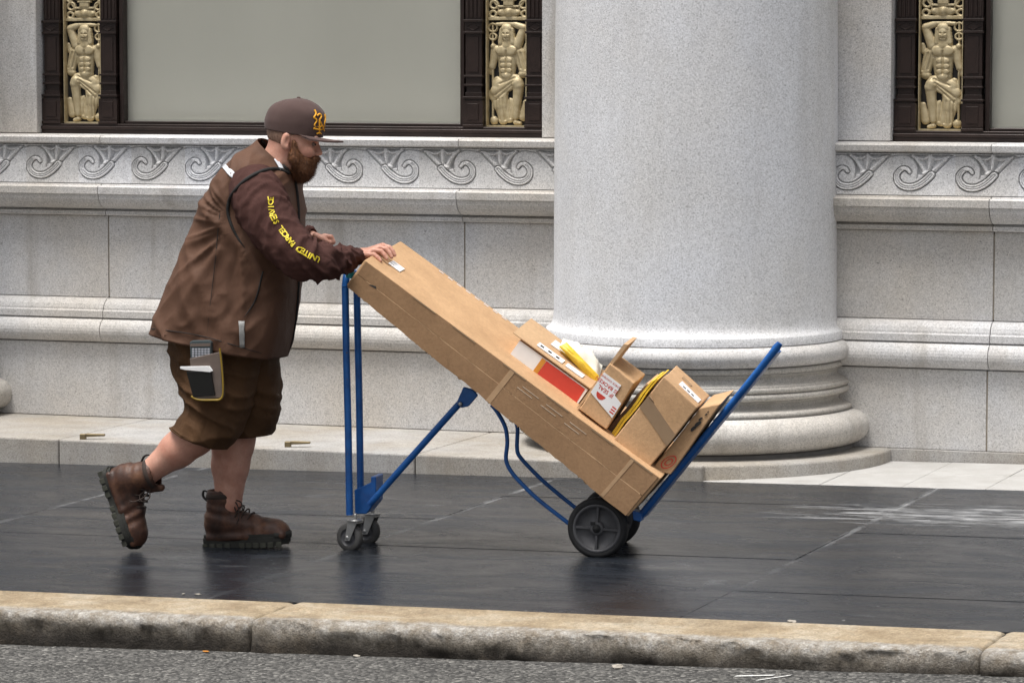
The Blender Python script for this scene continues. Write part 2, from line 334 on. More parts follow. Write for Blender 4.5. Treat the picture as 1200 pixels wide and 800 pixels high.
course('cornice_moulding', [(.3, 1.080), (.030, 1.080), (.022, 1.086), (.020, 1.102), (.036, 1.106), (.040, 1.112)] + cav + [(-.057, 1.188), (-.062, 1.190), (-.062, 1.223), (-.052, 1.228), (-.018, 1.230), (-.016, 1.237), (.3, 1.237)], J2)
course('frieze_block', [(.042, 1.239), (.3, 1.239), (.3, 1.431), (.042, 1.431)], J2)
course('ledge_moulding', [(.3, 1.433), (-.010, 1.433), (-.012, 1.437), (-.030, 1.441), (-.032, 1.466), (-.020, 1.474), (.10, 1.478), (.3, 1.478)], J2)
for j0, j1 in zip(J2[:-1], J2[1:]):                                                     # lime mortar a little behind the arrises
    part(MB().box((j1 - .006, WY + .060, .68), (j1 + .006, WY + .2, 1.07)), 'mortar_joint', 'mortar')
for j1 in J1[1:-1]: part(MB().box((j1 - .006, WY + .005, PZ + .004), (j1 + .006, WY + .2, .448)), 'mortar_joint', 'mortar')
# scroll ornament tiles
TP_, TH = .289, .188
def smin(a, b, k): h = np.clip(.5 + .5 * (b - a) / k, 0, 1); return b * (1 - h) + a * h - k * h * (1 - h)
def seg_d(X, Z, pts):
    D = np.full(X.shape, 1e9); Tt = np.zeros(X.shape); n = len(pts) - 1
    for i in range(n):
        (ax, az), (bx, bz) = pts[i], pts[i + 1]; dx, dz_ = bx - ax, bz - az
        t = np.clip(((X - ax) * dx + (Z - az) * dz_) / (dx * dx + dz_ * dz_ + 1e-12), 0, 1); d = np.hypot(X - ax - t * dx, Z - az - t * dz_)
        m = d < D; D = np.where(m, d, D); Tt = np.where(m, (i + t) / n, Tt)
    return D, Tt
def scroll_tile(X, Z):
    x = X / TP_ * 248; y = (TH - Z) / TH * 186            # traced unit: volute at the left, trumpet flower at the upper right
    pts = lambda P, k=6: [tuple(p) for p in catmull(P, k)]
    S = .00108; Hh = np.zeros(X.shape)
    arc_r = 50 + np.sqrt(np.clip(1 - ((y - 78) / 74) ** 2, 0, 1)) * 48
    rec = (x > arc_r) & (x < 163 + (92 - y) * .86) & (y > 6) & (y < 96)
    Hh = np.where(rec, -15.0, Hh)
    nxt = np.abs(x - (163 + (92 - y) * .86)); Hh = np.where((nxt < 5) & (y < 100) & (y > 8), -8.0, Hh)
    def petal(P, ra, rb, h, base):
        nonlocal Hh
        D, T = seg_d(x, y, pts(P)); r = ra + (rb - ra) * T; m = D < r
        Hh = np.where(m, np.maximum(Hh, base + h * np.sqrt(np.clip(1 - (D / r) ** 2, 0, 1))), Hh)
    fan = (y < 84) & (y > 14) & (x > 128 - (84 - y) * .62) & (x < 156 + (84 - y) * .80); Hh = np.where(fan, np.maximum(Hh, -6), Hh)
    petal([(126, 82), (112, 52), (92, 22), (78, 12)], 9, 8, 9, -6); petal([(156, 82), (182, 52), (208, 24), (222, 15)], 10, 8, 9, -6)
    petal([(142, 84), (146, 44), (147, 8)], 7, 9, 11, -6); petal([(90, 14), (118, 24), (146, 12), (176, 26), (210, 16)], 5, 5, 7, -4)
    petal([(124, 88), (142, 82), (160, 90)], 10, 10, 10, -4)
    for k in (124, 170): 
        D, T = seg_d(x, y, [(142, 84), (k, 30)]); Hh = np.where(D < 3.5, Hh - 3.5, Hh)
    band = pts([(66, 84), (56, 70), (38, 68), (20, 86), (14, 110), (24, 134), (46, 149), (76, 151), (104, 140), (130, 119), (152, 94)], 8)
    D, T = seg_d(x, y, band); r = 7 + 8 * np.clip(T * 1.6, 0, 1)
    Hh = np.where(D < r, -3 + 6.0 * np.minimum(1, 1.7 * np.sqrt(np.clip(1 - (D / r) ** 2, 0, 1))) - 4.5 * np.exp(-((D - r * .30) / 1.6) ** 2) * (T > .22), np.where(D < r + 3.2, -12.0, Hh))
    D, T = seg_d(x, y, pts([(78, 132), (94, 112), (98, 84), (96, 54), (80, 24), (52, 8), (24, 8), (-6, 14), (-30, 22)])); Hh = np.where((D < 2.6) & (T > .12), np.minimum(Hh, -8.0), Hh)
    for xo in (248,):
        D, T = seg_d(x - xo, y, pts([(24, 8), (-6, 14), (-30, 22)])); Hh = np.where(D < 2.6, np.minimum(Hh, -8.0), Hh)
    P = np.pad(Hh, 1, mode='edge'); Hh = (P[1:-1, 1:-1] * 8 + P[:-2, 1:-1] + P[2:, 1:-1] + P[1:-1, :-2] + P[1:-1, 2:]) / 12
    return Hh * S * 1.6
scroll_me = relief('scroll_ornament', TP_, TH, 145, 94, scroll_tile); scroll_me.materials.append(MATS['granite_pale'])
scroll_mr = scroll_me.copy(); co = np.empty(len(scroll_mr.vertices) * 3); scroll_mr.vertices.foreach_get('co', co); co[0::3] *= -1; scroll_mr.vertices.foreach_set('co', co)
bm = bmesh.new(); bm.from_mesh(scroll_mr); bmesh.ops.reverse_faces(bm, faces=bm.faces); bm.to_mesh(scroll_mr); bm.free()
bld_inv = Matrix.Translation((7, -WY, 0))
def scroll(x_eye, mirror):
    x = x_eye + .24 * TP_ if mirror else x_eye - .24 * TP_
    o = link('scroll_ornament', scroll_mr if mirror else scroll_me, None, bld, loc=(x, WY + .0005, 1.2405)); o.matrix_parent_inverse = bld_inv
e = -8.283 - 4 * TP_
while e + .76 * TP_ < -6.88: scroll(e, False); e += TP_
e = -5.749 + 2 * TP_ 
while e - .76 * TP_ > -6.88: scroll(e, True); e -= TP_
e = -4.165
while e < -1.0: scroll(e, False); e += TP_
part(MB().box((-6.905, WY + .0006, 1.2405), (-6.838, WY + .02, 1.4285)), 'frieze_block', 'granite_pale')
# piers between windows (front face a little behind the frieze)
ZW = 1.4795
for x0, x1 in ((-16, -12.3), (-9.8, -8.345), (-5.675, -3.985), (-1.5, .6)):
    zs = [ZW, 2.75, 3.9, 5.0, 6.5]
    for z0, z1 in zip(zs[:-1], zs[1:]): part(MB().box((x0, WY + .105, z0 + .002), (x1, WY + .4, z1 - .002)), 'granite_block', 'granite', bevel=.003, seg=1)
part(MB().box((-16, WY + .10, 4.2), (10, WY + .4, 7)), 'lintel', 'granite_pale')
# stylobate: long low step left of the column
zs_ = lambda x: PZ
J3 = [-16, -13.2, -10.6, -7.69, -5.9, -4.545]
for x0, x1 in zip(J3[:-1], J3[1:]):
    part(MB().box((x0 + .002, PB, -.25), (x1 - .002, WY + .05, PZ - .002)), 'plinth_stone', 'granite_plinth', bevel=.008, seg=2)
part(MB().box((-3.95, WY - .012, -.1), (10, WY + .1, PZ - .001)), 'base_course', 'granite_plinth', bevel=.004)
# ------------------------------------------------------------------ windows
def figure_height(X, Z):
    """standing relief figure in drapery with raised arm and entwined staff; units: pixels of a 202x540 field"""
    x = X / .200 * 202 + 160; y = 680 - Z / .49 * 540
    H = np.full(X.shape, -1.0)
    def cap(a, b, ra, rb, h=1.0, base=0.0):
        nonlocal H
        (ax, ay), (bx, by) = a, b; dx, dy = bx - ax, by - ay
        t = np.clip(((x - ax) * dx + (y - ay) * dy) / (dx * dx + dy * dy + 1e-9), 0, 1); d = np.hypot(x - ax - t * dx, y - ay - t * dy); r = ra + (rb - ra) * t
        q = np.where(d < r, base + h * np.sqrt(np.clip(1 - (d / r) ** 2, 0, 1)) * r, -1); H = np.maximum(H, q)
    def ell(c, rx, ry, h=1.0, base=0.0):
        nonlocal H
        d = np.hypot((x - c[0]) / rx, (y - c[1]) / ry); H = np.maximum(H, np.where(d < 1, base + h * min(rx, ry) * np.sqrt(np.clip(1 - d * d, 0, 1)), -1))
    def groove(a, b, r, dep):
        nonlocal H
        (ax, ay), (bx, by) = a, b; dx, dy = bx - ax, by - ay
        t = np.clip(((x - ax) * dx + (y - ay) * dy) / (dx * dx + dy * dy + 1e-9), 0, 1); d = np.hypot(x - ax - t * dx, y - ay - t * dy)
        H = np.where((H > 0), H - dep * np.exp(-(d / r) ** 2), H)
    cap((172, 560), (186, 635), 14, 22, .5)                                   # hanging cloak
    cap((205, 300), (182, 392), 30, 24, .7); cap((180, 408), (190, 412), 20, 20, .9)
    cap((262, 285), (268, 415), 56, 40, .55)                                  # trunk
    for cx in (243, 290): ell((cx, 288), 30, 24, .28, 27); 
    for yy, r in ((338, 15), (365, 15), (392, 14)):
        for cx in (252, 283): ell((cx, yy), 15, 13, .34, 26)
    ell((268, 415), 26, 18, .4, 22)
    cap((214, 262), (182, 172), 24, 20, .9, 5); cap((182, 168), (232, 150), 19, 15, .9, 8); cap((232, 150), (318, 150), 15, 9, .9, 8)
    cap((322, 282), (344, 372), 21, 17, .8, 4); cap((344, 372), (340, 275), 13, 10, .8, 6); ell((338, 266), 13, 15, .9, 10)
    cap((241, 178), (236, 246), 12, 14, .8, 16); cap((291, 178), (297, 246), 12, 14, .8, 16)   # hood lappets
    cap((266, 240), (266, 262), 17, 22, .6, 20)
    ell((266, 203), 23, 40, .8, 22); ell((266, 172), 28, 22, .6, 22)
    cap((266, 196), (266, 214), 4, 6, 1, 40)
    for cx in (257, 276): ell((cx, 198), 6, 4, -.8, 38) if False else None
    cap((340, 142), (340, 640), 5, 5, 1.2, 4)
    for cy, s in ((168, 1), (215, .8)):                                        # two rings of the staff
        d = np.abs(np.hypot((x - 340) / 1.0, (y - cy) / .95) - 22 * s); H = np.maximum(H, np.where(d < 5, 6 + np.sqrt(np.clip(25 - d * d, 0, 25)), -1))
    cap((226, 446), (318, 500), 34, 34, .55, 6); cap((318, 440), (330, 540), 16, 22, .5, 4); cap((300, 470), (302, 570), 40, 38, .5, 4); cap((302, 560), (288, 655), 34, 22, .55, 2)
    cap((255, 560), (258, 640), 24, 26, .35)
    cap((214, 456), (208, 470), 30, 28, .9, 12); cap((208, 470), (222, 636), 27, 17, .9, 8); cap((222, 664), (202, 670), 14, 10, 1, 6)
    ell((334, 655), 20, 22, .8); ell((352, 520), 10, 26, .6); cap((168, 258), (176, 290), 10, 14, .6); ell((352, 385), 12, 30, .6)
    for a, b in (((232, 450), (325, 520)), ((240, 470), (320, 545)), ((262, 520), (250, 640)), ((285, 540), (275, 650)), ((306, 540), (304, 650)), ((322, 540), (318, 640)), ((225, 430), (300, 462)), ((195, 300), (172, 385)), ((216, 300), (196, 380))): groove(a, b, 5, 7)
    groove((266, 290), (267, 405), 4, 9); groove((228, 316), (306, 316), 6, 8); groove((258, 222), (274, 222), 3, 8)
    for cx in (257, 276): groove((cx - 3, 199), (cx + 3, 199), 4, 9)
    for _ in range(1):
        P = np.pad(H, 1, mode='edge'); S = (P[1:-1, 1:-1] * 4 + P[:-2, 1:-1] + P[2:, 1:-1] + P[1:-1, :-2] + P[1:-1, 2:]) / 8; H = np.where(H > 0, S, H)
    return H * .00075
fig_me = relief('relief_figure', .200, .49, 104, 250, figure_height, 0.0); fig_me.materials.append(MATS['gilded_bronze'])
def mirror_mesh(me, W):
    m2 = me.copy(); c = np.empty(len(m2.vertices) * 3); m2.vertices.foreach_get('co', c); c[0::3] = W - c[0::3]; m2.vertices.foreach_set('co', c)
    b = bmesh.new(); b.from_mesh(m2); bmesh.ops.reverse_faces(b, faces=b.faces); b.to_mesh(m2); b.free(); return m2
fig_mr = mirror_mesh(fig_me, .200)
def urn_height(X, Z):
    x = X / .2 * 202 + 160; y = 130 - Z / .62 * 680; H = np.full(X.shape, -1.0)
    def bar(y0, y1, x0, x1, h): 
        nonlocal H; m = (y > y0) & (y < y1) & (x > x0) & (x < x1); H = np.where(m, np.maximum(H, h), H)
    for k in range(4):
        oy = -170 * k
        bar(112 + oy, 130 + oy, 160, 362, 14)
        d = np.hypot((x - 265) / 62, (y - (88 + oy)) / 26); H = np.maximum(H, np.where(d < 1, 34 * np.sqrt(np.clip(1 - d * d, 0, 1)) * (.75 + .25 * np.cos((x - 265) / 8.5)), -1))
        bar(52 + oy, 62 + oy, 212, 318, 18); bar(26 + oy, 52 + oy, 240, 290, 22); bar(18 + oy, 27 + oy, 228, 302, 24)
        d = np.hypot((x - 265) / 78, (y - (-2 + oy)) / 22); H = np.maximum(H, np.where(d < 1, 32 * np.sqrt(np.clip(1 - d * d, 0, 1)), -1))
        for sx in (-1, 1):
            for cx, cy, r in ((82, 96, 16), (76, 48, 20), (88, 8, 14)):
                d = np.abs(np.hypot(x - 265 - sx * cx, y - cy - oy) - r); H = np.maximum(H, np.where(d < 6, 6 + np.sqrt(np.clip(36 - d * d, 0, 36)), -1))
            d = np.abs((x - 265 - sx * (64 + 12 * np.sin((y - oy) / 16)))); H = np.maximum(H, np.where((d < 5) & (y - oy > 10) & (y - oy < 110), 9, -1))
    return H * .00072
urn_me = relief('relief_urn', .200, .62, 104, 310, urn_height, 0.0); urn_me.materials.append(MATS['gilded_bronze'])
WFY = WY + .20                                              # plane of the bronze frames
def pil_mesh(Wd, Hh):
    b = MB(); hw = Wd / 2
    def blk(z0, z1, k, d, ch=.004): 
        a = hw * k; b.box((hw - a, -d, z0), (hw + a, .03, z1))
    blk(0, .012, 1.0, .050); blk(.012, .02, .94, .044); blk(.02, .125, .97, .046); b.box((hw * .45, -.050, .035), (hw * 1.55, -.045, .112))
    blk(.125, .135, .86, .040); blk(.135, .145, 1.0, .050); blk(.145, .165, .82, .036); blk(.165, .195, .74, .030); blk(.195, .204, .9, .042)
    blk(.204, .238, .78, .034); blk(.238, .247, .92, .044); blk(.247, .445, .80, .034); b.box((hw * .5, -.038, .262), (hw * 1.5, -.034, .43))
    blk(.445, .455, .94, .046); blk(.455, .500, .86, .040)
    for s in (-1, 1): b.tube([(hw, -.040, .46), (hw + s * hw * .7, -.042, .478), (hw, -.040, .496)], .003, 6)
    blk(.500, .511, .96, .048); blk(.511, Hh, .84, .030)
    for k in range(4): 
        xx = hw + (k - 1.5) * hw * .4; b.tube([(xx, -.030, .52), (xx, -.030, Hh)], hw * .15, 8)
    return b.mesh('pilaster')
def window(x0, x1, name_mid=True):
    """bronze window between the piers x0..x1 (outer edges of its frame)"""
    wdw = empty('window', (x0, WFY, ZW), bld); wdw.matrix_parent_inverse = bld_inv
    Hh = 2.7; W = x1 - x0
    def sub(b, n, m, bev=0, loc=None): return b.build(n, m, wdw, bev, 1, loc)
    sub(MB().box((0, -.05, 0), (W, .03, .020)).box((0, -.058, .020), (W, .03, .036)).box((.004, -.045, .036), (W - .004, .03, .048)), 'sill_rail', 'bronze_dark', .002)
    if W < 1: return
    g = .208; p = .105
    for side in (0, 1):
        a = .0 if side == 0 else W - (2 * p + g)
        for k in (0, 1):
            px = a + k * (p + g)
            link('pilaster', pil_mesh(p - .002, Hh - .048), 'bronze_dark', wdw, .0015, 1, (px + .001, 0, .048))
        sub(MB().box((a + p, .028, .04), (a + p + g, .034, Hh)), 'panel_back', 'recess_black')
        fr = MB(); t = .004
        for xx in (a + p + .001, a + p + g - .001 - t): fr.box((xx, -.012, .05), (xx + t, .028, Hh))
        fr.box((a + p, -.010, .0485), (a + p + g, .028, .056)); sub(fr, 'panel_border', 'gilded_bronze', 0)
        link('relief_figure', fig_me if side == 0 else fig_mr, None, wdw, loc=(a + p + .004, .022, .056))
        link('relief_urn', urn_me, None, wdw, loc=(a + p + .004, .022, .555))
        if side == 0: g0 = a + 2 * p + g
        else: g1 = a
    sub(MB().box((g0 + .001, -.02, .048), (g0 + .022, .03, Hh)).box((g1 - .022, -.02, .048), (g1 - .001, .03, Hh)).box((g0 + .022, -.01, .049), (g1 - .022, .03, .062)), 'sash_frame', 'bronze_dark', .002)
    sub(MB().box((g0 + .02, .012, .06), (g1 - .02, .018, Hh)), 'pane', 'window_glass')
    sub(MB().box((g0 + .0, .040, .05), (g1 - .0, .043, Hh)).box((g0, .034, .058), (g1, .048, .074)), 'roller_blind', 'roller_blind')
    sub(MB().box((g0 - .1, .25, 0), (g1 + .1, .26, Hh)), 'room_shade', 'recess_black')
    sub(MB().box((-.004, -.085, Hh), (W + .004, .03, Hh + .05)), 'head_rail', 'bronze_dark')
window(-8.343, -5.677); window(-3.983, -1.502)
# ------------------------------------------------------------------ columns
def column(x, label):
    c = tag(empty('granite_column', (x, 15.83, 0)), label, 'column', 'columns along the building front')
    n = 96; L = lambda pr, nm, mt: MB().lathe(pr, n).build(nm, mt, c)
    sh = [(.655, 0.66), (.6525, .70)]; shaft = [(.690, .580), (.690, .616), (.687, .620), (.672, .630), (.662, .645), (.657, .665), (.654, .70), (.653, 1.2), (.650, 1.8), (.642, 2.6), (.63, 3.4), (.60, 6.5)]
    L(shaft, 'shaft', 'granite_pale')
    t1 = [(.60, .5785), (.690, .5785)] + [(.672 + .057 * math.cos(math.radians(a)), .531 + .047 * math.sin(math.radians(a))) for a in range(85, -91, -12)] + [(.672, .482), (.60, .482)]
    L(t1, 'upper_torus', 'granite')
    sc1 = [(.60, .480), (.690, .480), (.690, .458), (.680, .455)] + [(.686 - .034 * math.sin(math.radians(a)) + .026 * (a / 180.0), .453 - .052 * (a / 180.0)) for a in range(0, 181, 15)] + [(.712, .399)] + [(.706 + .014 * math.cos(math.radians(a)), .385 + .014 * math.sin(math.radians(a))) for a in range(85, -91, -25)] + [(.702, .369)] + [(.707 + .015 * math.cos(math.radians(a)), .354 + .015 * math.sin(math.radians(a))) for a in range(85, -91, -25)] + [(.705, .337), (.690, .335)] + [(.694 - .038 * math.sin(math.radians(a)) + .036 * (a / 180.0), .333 - .048 * (a / 180.0)) for a in range(0, 181, 15)] + [(.735, .283), (.735, .264), (.60, .264)]
    L(sc1, 'scotia_rings', 'granite_warm')
    t2 = [(.60, .262), (.742, .262)] + [(.732 + .085 * math.cos(math.radians(a)), .184 + .078 * math.sin(math.radians(a))) for a in range(88, -91, -8)] + [(.72, .104), (.60, .104)]
    L(t2, 'lower_torus', 'granite_warm')
    L([(.60, .103), (.745, .103), (.745, PZ - .012)], 'base_fillet', 'recess_black' if False else 'joint')
    if x > -6:
        L([(.3, PZ - .0005), (.905, PZ - .0005), (.918, PZ - .004), (.922, PZ - .012), (.922, -.06)], 'round_plinth', 'granite_plinth')
    return c
column(-4.86, 'broad pale granite column on a rounded base behind the hand truck')
column(-9.26, 'granite column whose swelling base rests on the long low step')
# brass skate stops on the step
def stop(px, py_, label):
    p = hit(px, py_, (0, 0, 1), (0, 0, PZ)); b = MB()
    M = Matrix.Translation((p[0], p[1], PZ)) @ Matrix.Rotation(math.radians(14), 4, 'Z')
    b.box((-.012, -.014, -.002), (.016, .014, .024), M)
    b.prism([M @ Vector(q) for q in ((.016, -.010, .010), (.105, -.006, .014), (.105, -.006, .024), (.016, -.010, .026))], M.to_3x3() @ Vector((0, .02, 0)))
    tag(b.build('skate_stop', 'brass_worn', None, .002, 1), label, 'skate stop', 'skate stops on the step')
m_simple('brass_worn', (.20, .155, .085), .5, .5)
stop(97, 514, 'small worn brass skate stop on the step by the stone joint, beside the raised boot')
stop(337, 523, 'small worn brass skate stop on the step between the standing leg and the hand truck')
# litter along the kerb and gutter
def bit(name, px, py_, s, mat, label, cat, road_=False, flat=.25):
    p = onY(px, py_, 10.78) if road_ else gnd(px, py_); z = roadz(p[0]) if road_ else gz(p[0])
    if road_: p = hit(px, py_, (-.029, 0, 1), (-3.94, 0, -.068)); z = p[2]
    b = bmesh.new(); bmesh.ops.create_icosphere(b, subdivisions=2, radius=s)
    for v in b.verts: v.co *= 1 + .5 * noise.noise(v.co * 3 / s * .4 + Vector((px, 0, 0))); v.co.z *= flat; v.co.x *= 1.5
    me = bpy.data.meshes.new(name); b.to_mesh(me); b.free()
    o = link(name, me, mat, loc=(p[0], p[1], z + s * flat * .5)); o.rotation_euler.z = random.uniform(0, 3); tag(o, label, cat); return o
bit('dead_leaf', 241, 763, .009, 'leaf_orange', 'tiny orange leaf lying in the gutter below the kerb', 'leaf', True)
bit('paper_scrap', 418, 768, .010, 'litter_pale', 'pale scrap of litter in the gutter under the blue caster', 'litter', True)
bit('paper_scrap', 724, 782, .016, 'litter_pale', 'crumpled pale scrap in the gutter below the main wheel', 'litter', True, .5)
for i, (px, py_, s) in enumerate(((215, 695.5, .006), (232, 696, .008), (928, 728, .014))):
    tag(bit('stone_chip', px, py_, s, 'litter_pale', ('pale grout chip at the kerb in front of the standing boot', 'largest pale grout chip at the kerb near its joint', 'long pale grout flake on the kerb ahead of the hand truck')[i], 'chip', False, .25), None, None, 'grout chips along the kerb')
b = MB()
for (a, c) in (((885, 797), (925, 791)), ((860, 792), (905, 791))):
    p, q = [hit(x, y, (-.029, 0, 1), (-3.94, 0, -.066)) for x, y in (a, c)]; d = Vector((.004, .022, 0)); b.add([p, q, Vector(q) + d, Vector(p) + d], [(0, 1, 2, 3)])
tag(b.build('road_marking', 'road_paint', fix=False), 'faint white paint stroke on the asphalt', 'marking', kind='structure')
# ------------------------------------------------------------------ frame of the worker and the hand truck
HA = math.radians(6.0); UV = np.array([math.cos(HA), math.sin(HA), 0.]); WV = np.array([-math.sin(HA), math.cos(HA), 0.]); ZV = np.array([0, 0, 1.])
P0 = gnd(703, 651.5); ORG = P0 + .19 * WV
def TP(px, py_, w): return hit(px, py_, WV, ORG + w * WV)
def pxm(px, py_, w): return F / ((TP(px, py_, w) - CAM) @ FW)       # pixels per metre there
WL = Vector(WV); ULv = Vector(UV)
AX = Matrix((( UV[0], 0, WV[0], 0), (UV[1], 0, WV[1], 0), (0, -1, 0, 0), (0, 0, 0, 1)))   # local z -> lateral axis
def at_axis(p): return Matrix.Translation(Vector(p)) @ AX
def sub(b, name, mat, parent, bevel=0, seg=2, me=None):
    o = link(name, me if me else b.mesh(name), mat, parent, bevel, seg); m = Matrix.Identity(4); q = parent
    while q is not None: m = Matrix.Translation(q.location) @ m if q.type == 'EMPTY' else m; q = q.parent
    o.matrix_parent_inverse = m.inverted(); return o
def bluepaint():
    m = NB('blue_paint'); co = m.obj(); n = m.noise(co, 12, 6, .65); c = m.ramp(n, [(.3, (.006, .070, .27)), (.7, (.012, .135, .46))]); ch = m.ramp(m.noise(co, 55, 5, .75), [(.66, 0.0), (.69, 1.0)]); c = m.mix(ch, c, (.10, .075, .06))
    m.color(c); m.set(rough=m.ramp(n, [(.3, .28), (.7, .5)]), coat=.1); m.bump(m.noise(co, 90, 3), .12, .003)
bluepaint(); m_simple('print_pale', (.50, .40, .30), .7)
m_simple('teal_sunlit', (.03, .36, .42), .35); m_simple('steel', (.42, .42, .41), .35, .8, var=.25, scale=30); m_simple('rubber', (.011, .011, .012), .7, var=.3, scale=40, bump=.2)
m_simple('grey_rim', (.075, .075, .08), .5, var=.25, scale=25); m_simple('caster_rubber', (.075, .073, .07), .6, var=.3)
def kraft(name, base, dark):
    m = NB(name); co = m.obj(); n = m.noise(co, 5, 6, .65); fl = m.noise(m.map(co, (1, 1, 1), (0, .7, 0)), 90, 3, .7)
    c = m.ramp(n, [(.28, dark), (.62, base)]); c = m.mix(.45, c, m.ramp(fl, [(.3, .78), (.7, 1.2)]), 'MULTIPLY')
    sc_ = m.noise(m.map(co, (14, 14, 1.4), (0, .68, 0)), 3, 5, .7); c = m.mix(m.ramp(sc_, [(.62, 0.0), (.72, .35)]), c, tuple(x * .55 for x in base))
    m.color(c); m.set(rough=.78, spec=.25); m.bump(m.mix(.3, fl, m.noise(co, 14, 4)), .25, .006)
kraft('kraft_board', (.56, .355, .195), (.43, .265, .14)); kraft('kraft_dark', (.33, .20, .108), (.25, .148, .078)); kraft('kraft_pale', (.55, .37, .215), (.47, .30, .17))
m_simple('paper_white', (.78, .78, .78), .7, var=.06); m_simple('print_red', (.55, .05, .03), .6, var=.1); m_simple('print_orange', (.62, .26, .03), .6); m_simple('print_black', (.03, .028, .026), .7)
m_simple('tape_brown', (.28, .19, .115), .3, spec=.5, var=.1); m_simple('tape_clear', (.45, .295, .17), .25, var=.15); m_simple('mailer_yellow', (.74, .50, .035), .45, var=.15, scale=30, bump=.4, bscale=60, bd=.006); m_simple('mailer_brown', (.10, .055, .03), .6, var=.3)
m_simple('bubble_white', (.78, .76, .66), .4, var=.08, scale=40, bump=.3, bscale=90, bd=.004)
# ---- hand truck
trk = tag(empty('hand_truck', TP(560, 640, 0)), 'blue convertible hand truck tilted back on two wheels and casters, loaded with cartons', 'hand truck')
NW = -.115
def tb(P, r, name, mat='blue_paint', flat=1.0, parent=trk, n=12): return sub(MB().tube(P, r, n, True, flat), name, mat, parent)
def tpw(L, w): return [TP(x, y, w) for x, y in L]
near_u, far_u = -.13, .09
# push-handle posts, joined at the top
top = [TP(406, 326, near_u), TP(407, 319, near_u + .02), TP(409, 316, near_u + .05)]
tb(tpw([(404.5, 336), (406, 420), (408, 500), (409.7, 603)], near_u), .0138, 'post')
tb([TP(418, 336, far_u), TP(419.5, 400, far_u), TP(421, 470, far_u), TP(422.5, 572, far_u)], .0138, 'post')
tb(catmull([TP(404.5, 336, near_u), TP(406, 324, near_u + .012), TP(408, 320, near_u + .06), TP(410.5, 318, far_u - .06), TP(416.5, 322, far_u - .012), TP(418, 336, far_u)], 5), .0138, 'handle_bar')
sub(MB().lathe([(0, .002), (.016, .002), (.0165, 0), (.0165, -.02), (.0138, -.022)], 16, Matrix.Translation(Vector(TP(411, 319, near_u - .02))) @ Matrix.Rotation(math.radians(12), 4, 'Y')), 'sunlit_handle_top', 'teal_sunlit', trk)  # teal sleeve paints sunlight onto the top of the loop handle
# caster bracket plate and stay
sub(MB().prism(tpw([(415, 574), (434.5, 565), (434.5, 558), (440.5, 558), (440.5, 588), (429, 602), (416, 602)], near_u + .05), .10 * WL), 'caster_bracket', 'blue_paint', trk, .003, 1)
for w_ in (near_u + .02,): tb(tpw([(433, 591), (470, 549), (538, 473)], w_), .0135, 'stay', flat=.75)
sub(MB().prism(tpw([(535, 471), (540, 478), (549, 476), (560, 463), (553, 456), (543, 453)], near_u - .01), .012 * WL), 'stay_bracket', 'blue_paint', trk, .003, 1)
sub(MB().lathe([(0, -.012), (.006, -.012), (.008, -.009), (.008, 0)], 10, at_axis(TP(540, 473, near_u - .012))), 'bolt', 'steel', trk)
tb(tpw([(552, 462), (560, 452)], .10), .012, 'stay_bracket')
# casters
def caster(px, py_, w_, rot):
    c = empty('caster', TP(px, py_, w_)); c.parent = trk; c.matrix_parent_inverse = Matrix.Translation(trk.location).inverted()
    C0 = Vector(TP(px, py_, w_)); R = Matrix.Translation(C0) @ Matrix.Rotation(rot, 4, 'Z') @ AX
    def cs(b, n, m): o = b.build(n, m, c); o.matrix_parent_inverse = Matrix.Translation(C0).inverted(); return o
    cs(MB().lathe([(.034, -.014), (.048, -.014), (.0535, -.009), (.0545, 0), (.0535, .009), (.048, .014), (.034, .014)], 32, R), 'tyre', 'caster_rubber')
    cs(MB().lathe([(.0345, -.0135), (.032, -.009), (.020, -.007), (.018, -.013), (.012, -.014), (0, -.014)], 24, R).lathe([(.0345, .0135), (.02, .007), (0, .014)], 24, R), 'hub', 'grey_rim')
    f = MB()
    for s in (-1, 1):
        q = [R @ Vector(p) for p in ((-.010, .012, s * .019), (.012, .010, s * .019), (.042, -.055, s * .019), (.004, -.060, s * .019))]; f.prism(q, (R.to_3x3() @ Vector((0, 0, .003 * s))))
    f.box((-.002, -.064, -.022), (.046, -.057, .022), R); f.lathe([(.0, -.024), (.007, -.024), (.009, -.021), (.009, -.018)], 10, R)
    cs(f, 'fork', 'steel'); cs(MB().lathe([(0, .072), (.018, .072), (.03, .069), (.031, .064), (.012, .06)], 20, Matrix.Translation(C0 + (R.to_3x3() @ Vector((.025, 0, 0))))).lathe([(0, .092), (.007, .092), (.008, .086), (.008, .072)], 8, Matrix.Translation(C0 + (R.to_3x3() @ Vector((.025, 0, 0))))), 'swivel_plate', 'steel')
caster(410, 629.0, -.14, math.radians(-16)); caster(430, 621.5, .06, math.radians(-10))
